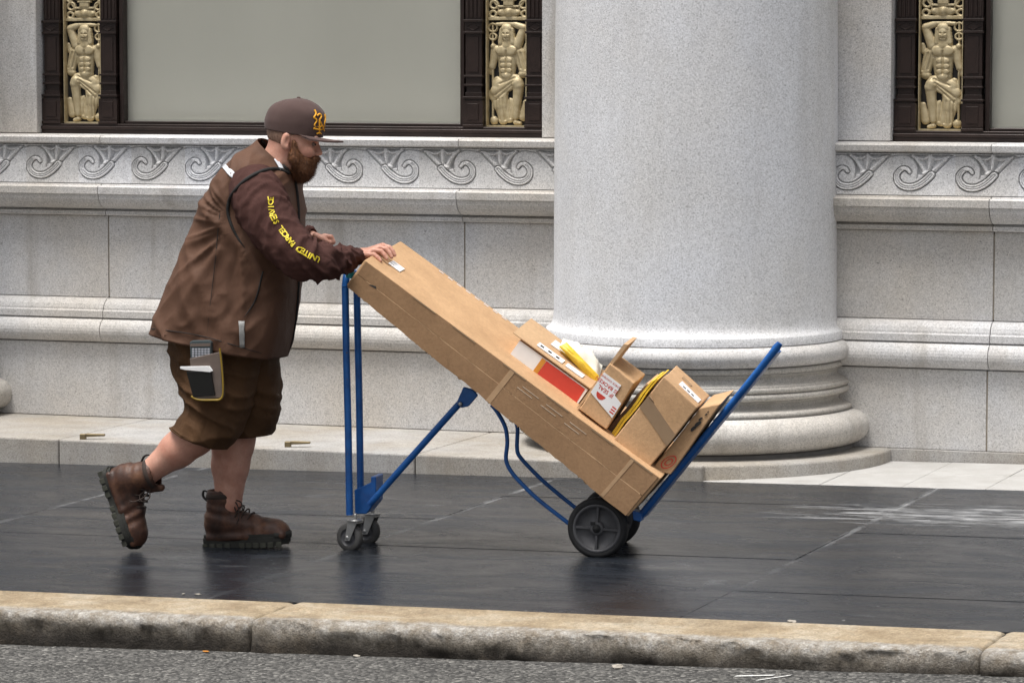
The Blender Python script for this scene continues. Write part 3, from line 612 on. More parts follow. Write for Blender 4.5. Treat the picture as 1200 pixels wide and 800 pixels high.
# main wheels
def wheel(px, py_, w_, rot):
    C0 = Vector(TP(px, py_, w_)); c = empty('wheel', C0); c.parent = trk; c.matrix_parent_inverse = Matrix.Translation(trk.location).inverted(); R = at_axis(C0) @ Matrix.Rotation(rot, 4, 'Z')
    def cs(b, n, m, bv=0): o = b.build(n, m, c, bv, 1); o.matrix_parent_inverse = Matrix.Translation(C0).inverted(); return o
    cs(MB().lathe([(.091, -.027), (.100, -.030), (.109, -.026), (.1135, -.015), (.114, 0), (.1135, .015), (.109, .026), (.1, .03), (.091, .027)], 64, R), 'tyre', 'rubber')
    b = MB().lathe([(.0915, -.0265), (.089, -.029), (.082, -.029), (.079, -.024), (.076, -.014), (.030, -.012), (.026, -.016), (.026, -.026), (.018, -.028), (.0, -.028)], 64, R).lathe([(.0915, .0265), (.079, .024), (.03, .012), (.0, .028)], 64, R)
    for k in range(4):
        M = R @ Matrix.Rotation(k * math.pi / 2, 4, 'Z'); b.box((.024, -.0042, -.026), (.081, .0042, -.012), M)
    cs(b, 'rim', 'grey_rim')
    cs(MB().lathe([(0, -.036), (.006, -.036), (.008, -.033), (.015, -.032), (.016, -.028)], 12, R).box((-.006, -.024, -.030), (-.024, -.012, -.026), R), 'axle_nut', 'rubber')
wheel(701, 618, -.19, math.radians(3)); wheel(716, 605, .19, math.radians(40))
tb([TP(701, 618, -.16), TP(716, 605, .16)], .010, 'axle', 'steel')
# wheel-guard loops
tb(catmull(tpw([(576, 474), (583, 483), (592, 500), (594.5, 518), (593, 538), (599, 552), (612, 567), (632, 586), (668, 614)], -.13), 5), .0080, 'wheel_guard')
tb(catmull(tpw([(604, 492), (606.5, 503), (606, 526), (611, 537), (632, 559), (655, 579), (690, 607)], .10), 5), .0080, 'wheel_guard')
# main rails under the carton
def rail(w_):
    tb(tpw([(442, 374), (560, 471), (735, 612)], w_), .012, 'frame_rail')
QB = [(406, 334), (427, 304), (775, 560), (736, 605)]                # big carton near face: bottom-left, top-left, top-right, bottom-right
for w_ in (-.10, .12):
    off = 9; sh_ = (w_ + .30); tb([TP(x + 74 * sh_, 340.5 + .821 * (x - 406) - 37 * sh_, w_) for x in (410, 560, 722)], .0105, 'frame_rail')
for k in (.25, .55, .85):
    xk = 410 + 312 * k; a, b2 = [TP(xk + 74 * q_, 340.5 + .821 * (xk - 406) - 37 * q_, q_ - .30) for q_ in (.20, .42)]; tb([a, b2], .008, 'cross_bar')
# nose plate: lifted toe standing up at the right
n0, n1 = (744, 608), (903, 413)
sub(MB().prism(tpw([n0, (748, 611), (907, 416), n1], -.16), .17 * WL), 'nose_plate', 'blue_paint', trk, .002, 1)
for w_ in (-.165, .015):
    tb(catmull(tpw([(746.5, 609), (800, 543), (860, 470), (897, 424), (914, 402)], w_), 4), [.014] * 13 + [.0145, .015, .016, .012], 'nose_rail', flat=.72)
sub(MB().prism(tpw([(741, 598), (752, 601), (751, 611), (742, 609)], -.19), .06 * WL), 'nose_tab', 'blue_paint', trk, .002, 1)
# ---- cartons (the load leans a little: its far side sits higher)
WS = WL + Vector((0, 0, .085))
def carton(name, quad, w0, depth, mat, label, cat='carton', bevel=.004, tilt=0, group='cartons on the hand truck', skew=(0, 0, 0)):
    q = tpw(quad, w0); t = tag(empty(name, q[0]), label, cat, group)
    me = MB().hexa(q, depth * WS + Vector(skew)).mesh('carton_body'); bm = bmesh.new(); bm.from_mesh(me); bmesh.ops.subdivide_edges(bm, edges=bm.edges, cuts=11, use_grid_fill=True)
    for v in bm.verts: p = v.co * 7; v.co += Vector((noise.noise(p), noise.noise(p + Vector((9, 0, 0))), noise.noise(p + Vector((0, 9, 0))))) * .0032 + Vector((noise.noise(p * 4), 0, noise.noise(p * 4 + Vector((5, 0, 0))))) * .0012
    bm.to_mesh(me); bm.free(); sub(None, 'carton_body', mat, t, bevel, 2, me); return t, [Vector(p) for p in q]
def lerp2(q, a, b):                                                     # a along left->right, b bottom->top ; q=[bl, tl, tr, br]
    lo = q[0].lerp(q[3], a); hi = q[1].lerp(q[2], a); return lo.lerp(hi, b)
def patch(q, a0, a1, b0, b1, lift, th, name, mat, parent, corners=None):
    n = (q[3] - q[0]).cross(q[1] - q[0]).normalized()
    C_ = corners or [(a0, b0), (a1, b0), (a1, b1), (a0, b1)]
    lift += .0024
    return sub(MB().prism([lerp2(q, a, b) + n * (lift + th) for a, b in C_], -n * (th + .0018)), name, mat, parent)
def text_shape(s, size, bold=.02, align='LEFT'):
    cu = bpy.data.curves.new('lettering', 'FONT'); cu.body = s; cu.size = size; cu.offset = bold * size; cu.align_x = align; cu.resolution_u = 2
    o = bpy.data.objects.new('lettering', cu); COL.objects.link(o); dg = bpy.context.evaluated_depsgraph_get(); dg.update(); me = bpy.data.meshes.new_from_object(o.evaluated_get(dg))
    bpy.data.objects.remove(o); bpy.data.curves.remove(cu); return me
def lettering(s, size, org, right, up, mat, parent, name='lettering', bold=.02, lift=.0006):
    me = text_shape(s, size, bold); r = Vector(right).normalized(); u = Vector(up).normalized(); n = r.cross(u); M = Matrix((r, u, n)).transposed().to_4x4(); M.translation = Vector(org) + n * lift
    me.transform(M); me.materials.clear(); o = sub(None, name, mat, parent, me=me); return o
BW = -.30; BD = .50
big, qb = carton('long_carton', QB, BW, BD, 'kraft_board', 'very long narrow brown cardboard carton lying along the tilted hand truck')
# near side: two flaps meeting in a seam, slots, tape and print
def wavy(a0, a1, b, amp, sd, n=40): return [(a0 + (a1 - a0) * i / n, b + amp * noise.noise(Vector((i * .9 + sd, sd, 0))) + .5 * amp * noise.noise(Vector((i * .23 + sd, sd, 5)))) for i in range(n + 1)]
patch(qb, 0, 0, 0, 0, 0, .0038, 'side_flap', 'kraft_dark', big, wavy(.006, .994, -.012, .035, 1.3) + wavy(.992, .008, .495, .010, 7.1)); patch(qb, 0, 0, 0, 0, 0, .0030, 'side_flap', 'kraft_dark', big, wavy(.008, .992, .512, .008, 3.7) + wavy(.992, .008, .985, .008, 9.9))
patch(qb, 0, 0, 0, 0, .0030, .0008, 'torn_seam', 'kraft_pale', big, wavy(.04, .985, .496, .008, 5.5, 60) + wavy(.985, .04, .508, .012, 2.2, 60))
for a in (.17, .305, .475, .62, .77, .90): patch(qb, a, a + .075, .955, .985, .0036, .001, 'torn_slot', 'tape_brown', big)
for a in (.03,): patch(qb, 0, 0, 0, 0, .0036, .001, 'tear', 'print_black', big, [(.052, .46), (.075, .50), (.07, .56), (.055, .50)])
patch(qb, .500, .515, .0, .99, .0037, .0008, 'tape_strip', 'tape_clear', big); patch(qb, .905, .915, .0, .99, .0037, .0008, 'tape_strip', 'tape_clear', big)
for k, a in enumerate((.555, .635, .715)):
    for j, b in enumerate((.80, .71)): patch(qb, a - j * .01, a + .055 - j * .015, b, b + .014, .0038, .0004, 'printed_line', 'print_pale', big)
# top of the carton: label and scuffed far edge
qt = [qb[1], qb[1] + BD * WS, qb[2] + BD * WS, qb[2]]
patch([qb[1], qb[1] + BD * WS, qb[2] + BD * WS, qb[2]], 0, 0, 0, 0, .0006, .0006, 'address_label', 'paper_white', big, [(.045, .28), (.085, .28), (.085, .42), (.045, .42)])
for a in np.linspace(.14, .36, 8): patch(qt, a, a + .016, .945, .953, .0006, .0005, 'edge_scuff', 'paper_white', big)
# ragged lower edge: small crushed corrugated bits
rg = MB(); rnd = random.Random(3)
for k in range(34):
    a = rnd.uniform(.02, .98); p = lerp2(qb, a, 0) ; L_ = rnd.uniform(.006, .022); d = (qb[3] - qb[0]).normalized(); dn = (qb[0] - qb[1]).normalized()
    rg.prism([p, p + d * L_, p + d * L_ * .6 + dn * rnd.uniform(.003, .008), p + d * L_ * .1 + dn * rnd.uniform(.002, .006)], .003 * WS)
sub(rg, 'torn_edge', 'kraft_pale', big)
# open display carton with red inside
red, qr = carton('display_carton', [(596, 417), (609.5, 398), (690, 456), (674.5, 478)], -.155, .20, 'kraft_board', 'low brown carton with open white and red side, lying on the long carton')
patch(qr, .005, .995, .03, .97, 0, .002, 'inner_panel', 'paper_white', red)
patch(qr, .405, .975, .06, .93, .002, .0012, 'red_panel', 'print_red', red, [(.40, .06), (.975, .06), (.965, .93), (.405, .93)]); patch(qr, .34, .40, .06, .93, .002, .0014, 'orange_fold', 'print_orange', red)
nr = (qr[3] - qr[0]).cross(qr[1] - qr[0]).normalized(); tdir = (qr[1] - qr[0]).normalized(); ldir = (qr[2] - qr[1]).normalized()
lid = [qr[1] - ldir * .035 + nr * .012 + tdir * .006, qr[2] + ldir * .004 + nr * .012 + tdir * .006]
sub(MB().prism([lid[0], lid[1], lid[1] + .235 * WS + tdir * .02, lid[0] + .235 * WS + tdir * .02], tdir * .004), 'lid_flap', 'kraft_pale', red)
ql = [lid[0] + tdir * .0045, lid[0] + .235 * WS + tdir * .0245, lid[1] + .235 * WS + tdir * .0245, lid[1] + tdir * .0045]
patch(ql, 0, 0, 0, 0, .0004, .0006, 'address_label', 'paper_white', red, [(.27, .12), (.60, .12), (.60, .30), (.27, .30)]); patch(ql, 0, 0, 0, 0, .0004, .0006, 'address_label', 'paper_white', red, [(.36, .52), (.62, .52), (.62, .80), (.36, .80)])
for k in range(3): patch(ql, 0, 0, 0, 0, .0011, .0003, 'printed_line', 'print_black', red, [(.30 + .1 * k, .17), (.345 + .1 * k, .17), (.345 + .1 * k, .24), (.30 + .1 * k, .24)])
patch(ql, 0, 0, 0, 0, .0004, .0006, 'address_label', 'paper_white', red, [(.64, .12), (.86, .12), (.86, .28), (.64, .28)])
# yellow padded mailer resting on it
def pillow(name, quad, th, mats, label, cat='mailer', n=14, belly=.03, group='padded mailers in the load'):
    q = [Vector(p) for p in quad]; nrm = (q[3] - q[0]).cross(q[1] - q[0]).normalized(); t = tag(empty(name, q[0]), label, cat, group)
    for s, m in ((1, mats[0]), (-1, mats[1])):
        b = MB(); v = []
        for i in range(n + 1):
            for j in range(n + 1):
                a, c = i / n, j / n; p = lerp2(q, a, c); e = min(1, 6 * min(a, 1 - a, c, 1 - c)) ** .6; wv = noise.noise(Vector((a * 5, c * 5, s * 3 + th * 50))) * .5 + 1
                v.append(p + nrm * s * (belly * e * (math.sin(math.pi * a) * math.sin(math.pi * c)) ** .5 * wv + .0008))
        b.add(v, [(i * (n + 1) + j, (i + 1) * (n + 1) + j, (i + 1) * (n + 1) + j + 1, i * (n + 1) + j + 1) for i in range(n) for j in range(n)], True)
        sub(b, 'front_face' if s > 0 else 'back_face', m, t)
    return t
mq = [TP(655, 408, -.06), TP(660, 396, .06), TP(706, 428, .06), TP(700, 451, -.06)]
pillow('padded_mailer', mq, .01, ('bubble_white', 'mailer_yellow'), 'crumpled yellow and white padded mailer on the low display carton', belly=.042)
pillow('padded_mailer', [TP(655, 406, -.075), TP(664, 401, -.06), TP(702, 440, -.06), TP(697, 452, -.075)], .013, ('mailer_yellow', 'mailer_yellow'), 'folded bright yellow mailer flap lying against the padded mailer', belly=.020)
# labelled middle box
mid, qm = carton('parcel_box', [(678, 479), (714, 426), (744, 449), (710, 503)], -.245, .19, 'kraft_board', 'small brown parcel with a white and red seal label, standing between display carton and mailers', 'parcel')
# seal label
patch(qm, 0, 0, 0, 0, .0003, .0005, 'seal_label', 'paper_white', mid, [(.02, .38), (.98, .24), (.98, .55), (.68, .60), (.68, .82), (.02, .82)])
nm_ = (qm[3] - qm[0]).cross(qm[1] - qm[0]).normalized(); rt_ = (qm[0] - qm[3]).normalized(); up_ = (qm[0] - qm[1]).normalized()
for s_, sz, (a, b) in (('IF SEAL', .022, (.66, .60)), ('IS BROKEN', .020, (.70, .70)), ('CHECK CONTENTS', .010, (.69, .78))): lettering(s_, sz, lerp2(qm, a, b), rt_, up_, 'print_red', mid, 'label_print', .01, .0038)
arc_ = [(.30 + .16 * math.cos(t), .47 + .10 * math.sin(t)) for t in np.linspace(math.pi, 2 * math.pi, 9)]
patch(qm, 0, 0, 0, 0, .0009, .0003, 'label_print', 'print_red', mid, [(.33 + (a - .30) , b) for a, b in arc_])
for k in range(3): patch(qm, .80, .95, .30 + .05 * k, .325 + .05 * k, .0009, .0003, 'label_print', 'print_red', mid)
fl = tpw([(676, 477), (679, 477), (736, 404), (731, 403)], -.235); sub(MB().prism(fl, .16 * WS), 'open_flap', 'kraft_pale', mid)
# mailers wedged in the gap
def slabm(name, quad, w0, dep, mat, label):
    t = tag(empty(name, TP(*quad[0], w0)), label, 'mailer', 'padded mailers in the load'); P = tpw(quad, w0)
    b = MB(); n = 8; A = [Vector(p) for p in P]
    rows = []
    for i in range(n + 1):
        a = i / n; lo = A[0].lerp(A[1], a); hi = A[3].lerp(A[2], a); bend = noise.noise(Vector((a * 4, w0 * 9, dep * 7))) * .006
        d = (hi - lo); rows.append((lo + d.normalized() * bend, hi + d.normalized() * bend))
    v = [p + o_ for lo, hi in rows for p in (lo, hi) for o_ in (Vector((0, 0, 0)), dep * WS)]
    for i in range(n):
        k = 4 * i; m_ = 4 * (i + 1); b.add([v[k], v[k + 1], v[k + 2], v[k + 3], v[m_], v[m_ + 1], v[m_ + 2], v[m_ + 3]], [(0, 4, 6, 2), (1, 3, 7, 5), (0, 1, 5, 4), (2, 6, 7, 3)])
    b.add(v[:4], [(0, 2, 3, 1)]); b.add(v[-4:], [(0, 1, 3, 2)]); sub(b, 'envelope', mat, t); return t
slabm('padded_mailer', [(712, 503), (755, 452), (760, 452), (716, 506)], -.20, .2, 'mailer_brown', 'dark brown mailer wedged behind the labelled parcel')
slabm('padded_mailer', [(717, 506), (762, 447), (766, 446), (718, 510)], -.215, .2, 'mailer_yellow', 'thin yellow mailer wedged between the brown mailers')
slabm('padded_mailer', [(715, 503), (757, 449), (761, 450), (717, 507)], -.17, .2, 'kraft_board', 'buff mailer wedged in the middle of the mailers')
slabm('padded_mailer', [(719, 509), (769, 444), (771, 444), (719.5, 513)], -.22, .2, 'mailer_yellow', 'yellow mailer pressed flat against the large square parcel')
# square box with grey tape
sq, qs = carton('parcel_box', [(719, 514), (778, 441.5), (817.5, 477.5), (760.5, 549)], -.255, .24, 'kraft_board', 'large square brown parcel closed with grey-brown tape and an address label on top', 'parcel')
patch(qs, 0, 0, 0, 0, .0003, .0004, 'tape_strip', 'tape_brown', sq, [(0.0, .52), (1.0, .37), (1.0, .55), (0.0, .70)])
qst = [qs[1], qs[1] + .24 * WS, qs[2] + .24 * WS, qs[2]]
patch(qst, 0, 0, 0, 0, .0003, .0004, 'address_label', 'paper_white', sq, [(.34, .24), (.93, .20), (.93, .44), (.34, .50)]); patch(qst, 0, 0, 0, 0, .0003, .0004, 'tape_strip', 'tape_clear', sq, [(.28, .64), (.55, .62), (.55, .74), (.28, .76)])
for k in range(3): patch(qst, 0, 0, 0, 0, .0008, .0003, 'printed_line', 'print_black', sq, [(.44 + .12 * k, .28), (.52 + .12 * k, .275), (.52 + .12 * k, .33), (.44 + .12 * k, .335)])
patch(qs, .0, .1, .62, .635, .0006, .003, 'torn_tape', 'kraft_pale', sq, [(0, .70), (.16, .69), (.02, .73), (0, .74)])
# flat box with hand holes standing on the nose plate
fb, qf = carton('flat_box', [(763, 551), (820, 478), (845, 472), (786, 556)], -.225, .27, 'kraft_board', 'flat brown box with black printed marks between square parcel and blue nose plate', 'parcel')
for a, b, s_ in ((.50, .80, .03), (.62, .86, .018), (.55, .72, .05), (.50, .66, .045), (.62, .90, .012)):
    patch(qf, 0, 0, 0, 0, .0003, .0003, 'printed_mark', 'print_black', fb, [(a + s_ * 2.6 * math.cos(t) * (1 + .3 * math.sin(3 * t)), b + s_ * math.sin(t)) for t in np.linspace(0, 2 * math.pi, 9)[:-1]])
for r0, r1 in ((.20, .17), (.11, .08)):
    m = MB(); n_ = (qf[3] - qf[0]).cross(qf[1] - qf[0]).normalized(); v = [lerp2(qf, .5 + r * math.cos(t) * 1.6, .16 + r * .5 * math.sin(t)) + n_ * .0036 for t in np.linspace(0, 2 * math.pi, 17)[:-1] for r in (r0, r1)]
    m.add(v, [(2 * i, (2 * i + 2) % 32, (2 * i + 3) % 32, 2 * i + 1) for i in range(16)]); sub(m, 'printed_ring', 'print_red', fb)
# ------------------------------------------------------------------ signed-distance modelling (surface nets)
FM = Matrix(((UV[0], WV[0], 0, ORG[0]), (UV[1], WV[1], 0, ORG[1]), (0, 0, 1, 0), (0, 0, 0, 1)))
def L(px, py_, w): p = TP(px, py_, w); return np.array([(p - ORG) @ UV, w, p[2]])
PM = pxm(290, 350, -.2)                                                 # pixels per metre at the worker
class Prim:
    def __init__(s, kind, k=.01, carve=False, **a): s.kind = kind; s.k = k; s.carve = carve; s.__dict__.update(a)
    def d(s, P):
        if s.kind == 'cap':
            pa = P - s.a; ba = s.b - s.a; t = np.clip(pa @ ba / (ba @ ba + 1e-12), 0, 1); return np.linalg.norm(pa - t[:, None] * ba, axis=1) - (s.ra + (s.rb - s.ra) * t)
        q = (P - s.c) @ s.R
        if s.kind == 'ell':
            k0 = np.linalg.norm(q / s.r, axis=1); k1 = np.linalg.norm(q / (s.r ** 2), axis=1) + 1e-9; return np.where(k0 < .2, k0 * s.r.min() - s.r.min(), k0 * (k0 - 1) / k1)
        q = np.abs(q) - s.r + s.rd; return np.linalg.norm(np.maximum(q, 0), axis=1) + np.minimum(q.max(1), 0) - s.rd
    def box(s):
        if s.kind == 'cap': r = max(s.ra, s.rb); return np.minimum(s.a, s.b) - r, np.maximum(s.a, s.b) + r
        r = np.linalg.norm(s.r) if s.kind != 'ell' else s.r.max(); return s.c - r, s.c + r
def rotW(deg):                                                          # rotation in the side plane (u, z); columns are the local axes
    a = math.radians(deg); return np.array([[math.cos(a), 0, -math.sin(a)], [0, 1, 0], [math.sin(a), 0, math.cos(a)]])
def cap(a, b, ra, rb, k=.012, carve=False): return Prim('cap', k, carve, a=np.array(a, float), b=np.array(b, float), ra=ra, rb=rb)
def ell(c, r, deg=0, k=.012, carve=False): return Prim('ell', k, carve, c=np.array(c, float), r=np.array(r, float), R=rotW(deg))
def rbox(c, r, rd, deg=0, k=.006, carve=False): return Prim('box', k, carve, c=np.array(c, float), r=np.array(r, float), rd=rd, R=rotW(deg))
def comb(prims, P):
    D = None
    for p in prims:
        q = p.d(P)
        if D is None: D = q; continue
        if p.carve: h = np.clip(.5 - .5 * (D + q) / p.k, 0, 1); D = D * (1 - h) - q * h + p.k * h * (1 - h)
        else: h = np.clip(.5 + .5 * (D - q) / p.k, 0, 1); D = D * (1 - h) + q * h - p.k * h * (1 - h)
    return D
def nets(prims, h, disp=None, bs=20):
    lo = np.min([p.box()[0] for p in prims if not p.carve], 0) - 3 * h; hi = np.max([p.box()[1] for p in prims if not p.carve], 0) + 3 * h
    nb = np.ceil((hi - lo) / (h * bs)).astype(int); keys = []; verts = []; quads = []; diag = h * bs * .87
    g = np.arange(bs + 1); GI = np.stack(np.meshgrid(g, g, g, indexing='ij'), -1)
    K = lambda I: (I[..., 0].astype(np.int64) * 4000 + I[..., 1]) * 4000 + I[..., 2]
    corners = [(a, b, c) for a in (0, 1) for b in (0, 1) for c in (0, 1)]
    edges = [(a, b) for a in range(8) for b in range(a + 1, 8) if bin(a ^ b).count('1') == 1]; CN = np.array(corners)
    for bi in np.ndindex(*nb):
        o = np.array(bi) * bs; ctr = (lo + (o + bs / 2) * h)[None]
        ds = [p.d(ctr)[0] for p in prims]; dm = min(d for d, p in zip(ds, prims) if not p.carve)
        if dm > diag * 1.5 + .02: continue
        sel = [p for d, p in zip(ds, prims) if (d < dm + 2.6 * diag + .04 if not p.carve else d < diag * 1.5 + .02)]
        if sel[0].carve: continue
        P = lo + (GI + o) * h; D = comb(sel, P.reshape(-1, 3))
        if disp is not None: D = D - disp(P.reshape(-1, 3))
        D = D.reshape(bs + 1, bs + 1, bs + 1); S = D < 0
        if S.all() or not S.any(): continue
        c8 = np.stack([D[a:a + bs, b:b + bs, c:c + bs] for a, b, c in corners], -1); s8 = c8 < 0; act = s8.any(-1) & ~s8.all(-1)
        I = np.argwhere(act); dv = c8[act]; acc = np.zeros((len(I), 3)); cnt = np.zeros(len(I))
        for a, b in edges:
            m = (dv[:, a] < 0) != (dv[:, b] < 0); t = dv[:, a] / (dv[:, a] - dv[:, b] + 1e-20); q = CN[a] + t[:, None] * (CN[b] - CN[a]); acc[m] += q[m]; cnt[m] += 1
        keys.append(K(I + o)); verts.append(lo + (I + o + acc / cnt[:, None]) * h)
        for ax in range(3):
            e = np.eye(3, dtype=int)[ax]; u, v = np.eye(3, dtype=int)[(ax + 1) % 3], np.eye(3, dtype=int)[(ax + 2) % 3]
            A = S[:bs, :bs, :bs]; B = S[e[0]:bs + e[0], e[1]:bs + e[1], e[2]:bs + e[2]]; X = np.argwhere(A != B)
            if not len(X): continue
            fl = A[tuple(X.T)]; X = X + o; q = np.stack([K(X - u - v), K(X - v), K(X), K(X - u)], 1); q[~fl] = q[~fl][:, ::-1]; quads.append(q)
    keys = np.concatenate(keys); verts = np.concatenate(verts); quads = np.concatenate(quads)
    od = np.argsort(keys); ks = keys[od]; pos = np.clip(np.searchsorted(ks, quads), 0, len(ks) - 1); ok = (ks[pos] == quads).all(1)
    return verts, od[pos[ok]]
def sdf_mesh(name, prims, h, disp=None, smooth=1):
    v, f = nets(prims, h, disp)
    for _ in range(smooth):                                             # one light Laplacian pass
        acc = np.zeros_like(v); n = np.zeros(len(v))
        for i in range(4):
            a, b = f[:, i], f[:, (i + 1) % 4]; np.add.at(acc, a, v[b]); np.add.at(n, a, 1); np.add.at(acc, b, v[a]); np.add.at(n, b, 1)
        v = v * .5 + .5 * acc / np.maximum(n, 1)[:, None]
    me = bpy.data.meshes.new(name); me.from_pydata(v.tolist(), [], f.tolist()); me.polygons.foreach_set('use_smooth', [True] * len(f)); me.transform(FM); me.update(); return me
# ------------------------------------------------------------------ cloth materials
def cloth(name, col, rough=.8, var=.25, weave=900, bump=.25, sheen=.0, wr=14, wd=.012, streak=.0):
    m = NB(name); co = m.obj(); n = m.noise(co, 7, 5, .6); c = m.mix(1, col, m.ramp(n, [(.25, 1 - var), (.75, 1 + var)]), 'MULTIPLY'); f = m.noise(co, weave, 2, .6); c = m.mix(.35, c, m.ramp(f, [(.3, .7), (.7, 1.3)]), 'MULTIPLY')
    m.color(c); m.set(rough=rough, spec=.14, sheen=sheen); w1 = m.noise(m.map(co, (1, 1, .55), (0, .5, 0)), wr, 4, .55, .6); m.bump(m.mix(.12, w1, f), bump, wd)
cloth('vest_brown', (.114, .061, .040), .6, .10, 700, .4, 0, 11, .02); cloth('fleece_brown', (.070, .033, .028), .9, .14, 500, .6, .0, 17, .016); cloth('shorts_brown', (.088, .046, .022), .7, .2, 700, .7, 0, 15, .02)
cloth('cap_brown', (.085, .055, .050), .85, .15, 900, .2, .1, 9, .006); m_simple('trim_black', (.010, .0095, .009), .8); m_simple('reflective_tape', (.72, .74, .78), .35); m_simple('zip_grey', (.33, .33, .32), .6, bump=.5, bscale=240)
m_simple('thread_gold', (.88, .42, .02), .6, var=.25, scale=120); m_simple('print_yellow', (.78, .62, .03), .6, var=.12, scale=90)
def skin():
    m = NB('skin'); co = m.obj(); n = m.noise(co, 16, 5, .6); c = m.ramp(n, [(.3, (.48, .22, .155)), (.7, (.64, .365, .275))]); c = m.mix(.3, c, m.ramp(m.noise(co, 160, 3), [(.3, .8), (.7, 1.15)]), 'MULTIPLY')
    m.color(c); m.set(rough=.5, spec=.4, sss=.08); m.b.inputs['Subsurface Radius'].default_value = (.012, .004, .002); m.bump(m.noise(co, 320, 2), .12, .002)
skin()
def hairmat(name, a, b_):
    m = NB(name); co = m.obj(); n = m.noise(m.map(co, (1, 1, .35)), 140, 3, .7); m.color(m.ramp(n, [(.3, a), (.7, b_)])); m.set(rough=.6, spec=.35); m.bump(n, .8, .006)
hairmat('beard_auburn', (.045, .018, .008), (.23, .092, .034)); hairmat('hair_cropped', (.20, .12, .085), (.36, .23, .17))
def leather():
    m = NB('boot_leather'); co = m.obj(); n = m.noise(co, 13, 5, .65); c = m.ramp(n, [(.30, (.022, .011, .008)), (.5, (.070, .031, .019)), (.72, (.16, .075, .04))])
    m.color(c); m.set(rough=.5, spec=.4); m.bump(m.mix(.4, m.noise(co, 40, 5, .65), m.noise(co, 260, 2)), .45, .006)
leather(); m_simple('boot_sole', (.022, .022, .018), .8, var=.3, scale=30, bump=.3); m_simple('sole_edge', (.045, .046, .034), .8, var=.3, scale=40); m_simple('lace_dark', (.035, .022, .016), .8); m_simple('eye_shaded', (.20, .15, .13), .3); m_simple('eye_dark', (.02, .015, .012), .2)  # eyeball colour darkened to paint in the shadow around the eye
# ------------------------------------------------------------------ the delivery worker
WB = -.20
w_far = float((gnd(285, 641.5) - ORG) @ WV) + .045; w_near = float((gnd(154, 646) - ORG) @ WV) + .02
man = tag(empty('person', Vector(TP(255, 641, WB))), 'bearded worker in brown vest, shorts and cap leaning forward to push the hand truck', 'person')
def S(x, y, dw=0.0): return L(x, y, WB + dw)
hp = []
# trunk, neck and head
hp += [cap(S(268, 402), S(288, 310), .13, .135), cap(S(288, 310), S(306, 232), .135, .10), cap(S(304, 226, -.15), S(304, 226, .15), .06, .06), cap(S(316, 212), S(331, 178), .072, .062, .02)]
hp += [ell(S(342.5, 152), (.096, .077, .099), -8, .02), ell(S(353, 172), (.060, .066, .080), -10, .03), ell(S(351, 192), (.046, .052, .042), 0, .025)]
hp += [cap(S(371, 167.5), S(374.6, 178), .0075, .0085, .010), ell(S(374.0, 179.5), (.0125, .013, .010), -15, .008), ell(S(371, 181, -.013), (.010, .008, .008), 0, .006), ell(S(371, 181, .013), (.010, .008, .008), 0, .006)]
hp += [cap(S(369.5, 162.5, -.038), S(370.5, 163, .038), .0125, .0125, .012)]
for s_ in (-1, 1): hp += [ell(S(361, 179, s_ * .036), (.024, .022, .022), 0, .018), ell(S(369.5, 169.2, s_ * .031), (.009, .013, .008), 0, .006, True)]
for s_ in (-1, 1): hp += [ell(S(334.5, 165, s_ * .079), (.0175, .012, .034), -14, .005), ell(S(336.5, 165, s_ * .092), (.0085, .010, .020), -14, .004, True), ell(S(336, 173, s_ * .079), (.009, .009, .011), 0, .006)]
# near (right) arm and hand
hp += [cap(S(304, 226, -.17), S(350, 301, -.235), .055, .046), cap(S(350, 301, -.235), L(414, 301, -.185), .046, .030), cap(L(414, 301, -.185), L(424, 299, -.157), .030, .027, .01)]
kn = [((431, 298.5), -.190), ((438.5, 293.5), -.165), ((444.5, 290), -.138), ((448.5, 288), -.112)]
for (q, w_) in kn: hp.append(cap(L(422, 298.5, -.157 + (w_ + .151) * .5), L(*q, w_), .0175, .0125, .012))
fing = [[(431, 298.5), (438.5, 298.5), (442.5, 301.5), (446, 305.5)], [(438.5, 293.5), (446.5, 294.5), (450.5, 298.5), (453.5, 303)], [(444.5, 290), (452.5, 291.8), (456.5, 296.5), (459, 301.5)], [(448.5, 288), (456, 290), (460, 294), (462.5, 299)]]
for (q, w_), P in zip(kn, fing):
    rr = [.0105, .0098, .0088, .0078]
    for i in range(3): hp.append(cap(L(*P[i], w_ - .003 * i), L(*P[i + 1], w_ - .003 * (i + 1)), rr[i], rr[i + 1], .003))
hp += [cap(L(428, 297, -.128), L(441, 293, -.086), .015, .0115, .008), cap(L(441, 293, -.086), L(452, 296, -.079), .0115, .009, .004)]
# far (left) arm, loosely closed hand
hp += [cap(S(304, 226, .17), L(342, 297, .09), .055, .045), cap(L(342, 297, .09), L(364, 279, .05), .042, .029), ell(L(372, 280, .045), (.028, .030, .022), -20, .012)]
for i, w_ in enumerate((.012, .034, .056, .076)):
    P = [(380, 276.5 + i * .4), (388, 278 + i * .5), (390.5, 283.5), (384, 287.5)]
    for j in range(3): hp.append(cap(L(*P[j], w_), L(*P[j + 1], w_), .0108 - .0006 * j, .0102 - .0006 * j, .0035))
hp += [cap(L(370, 276, .015), L(379, 281, -.004), .013, .011, .008), cap(L(379, 281, -.004), L(386, 284.5, .0), .011, .009, .004)]
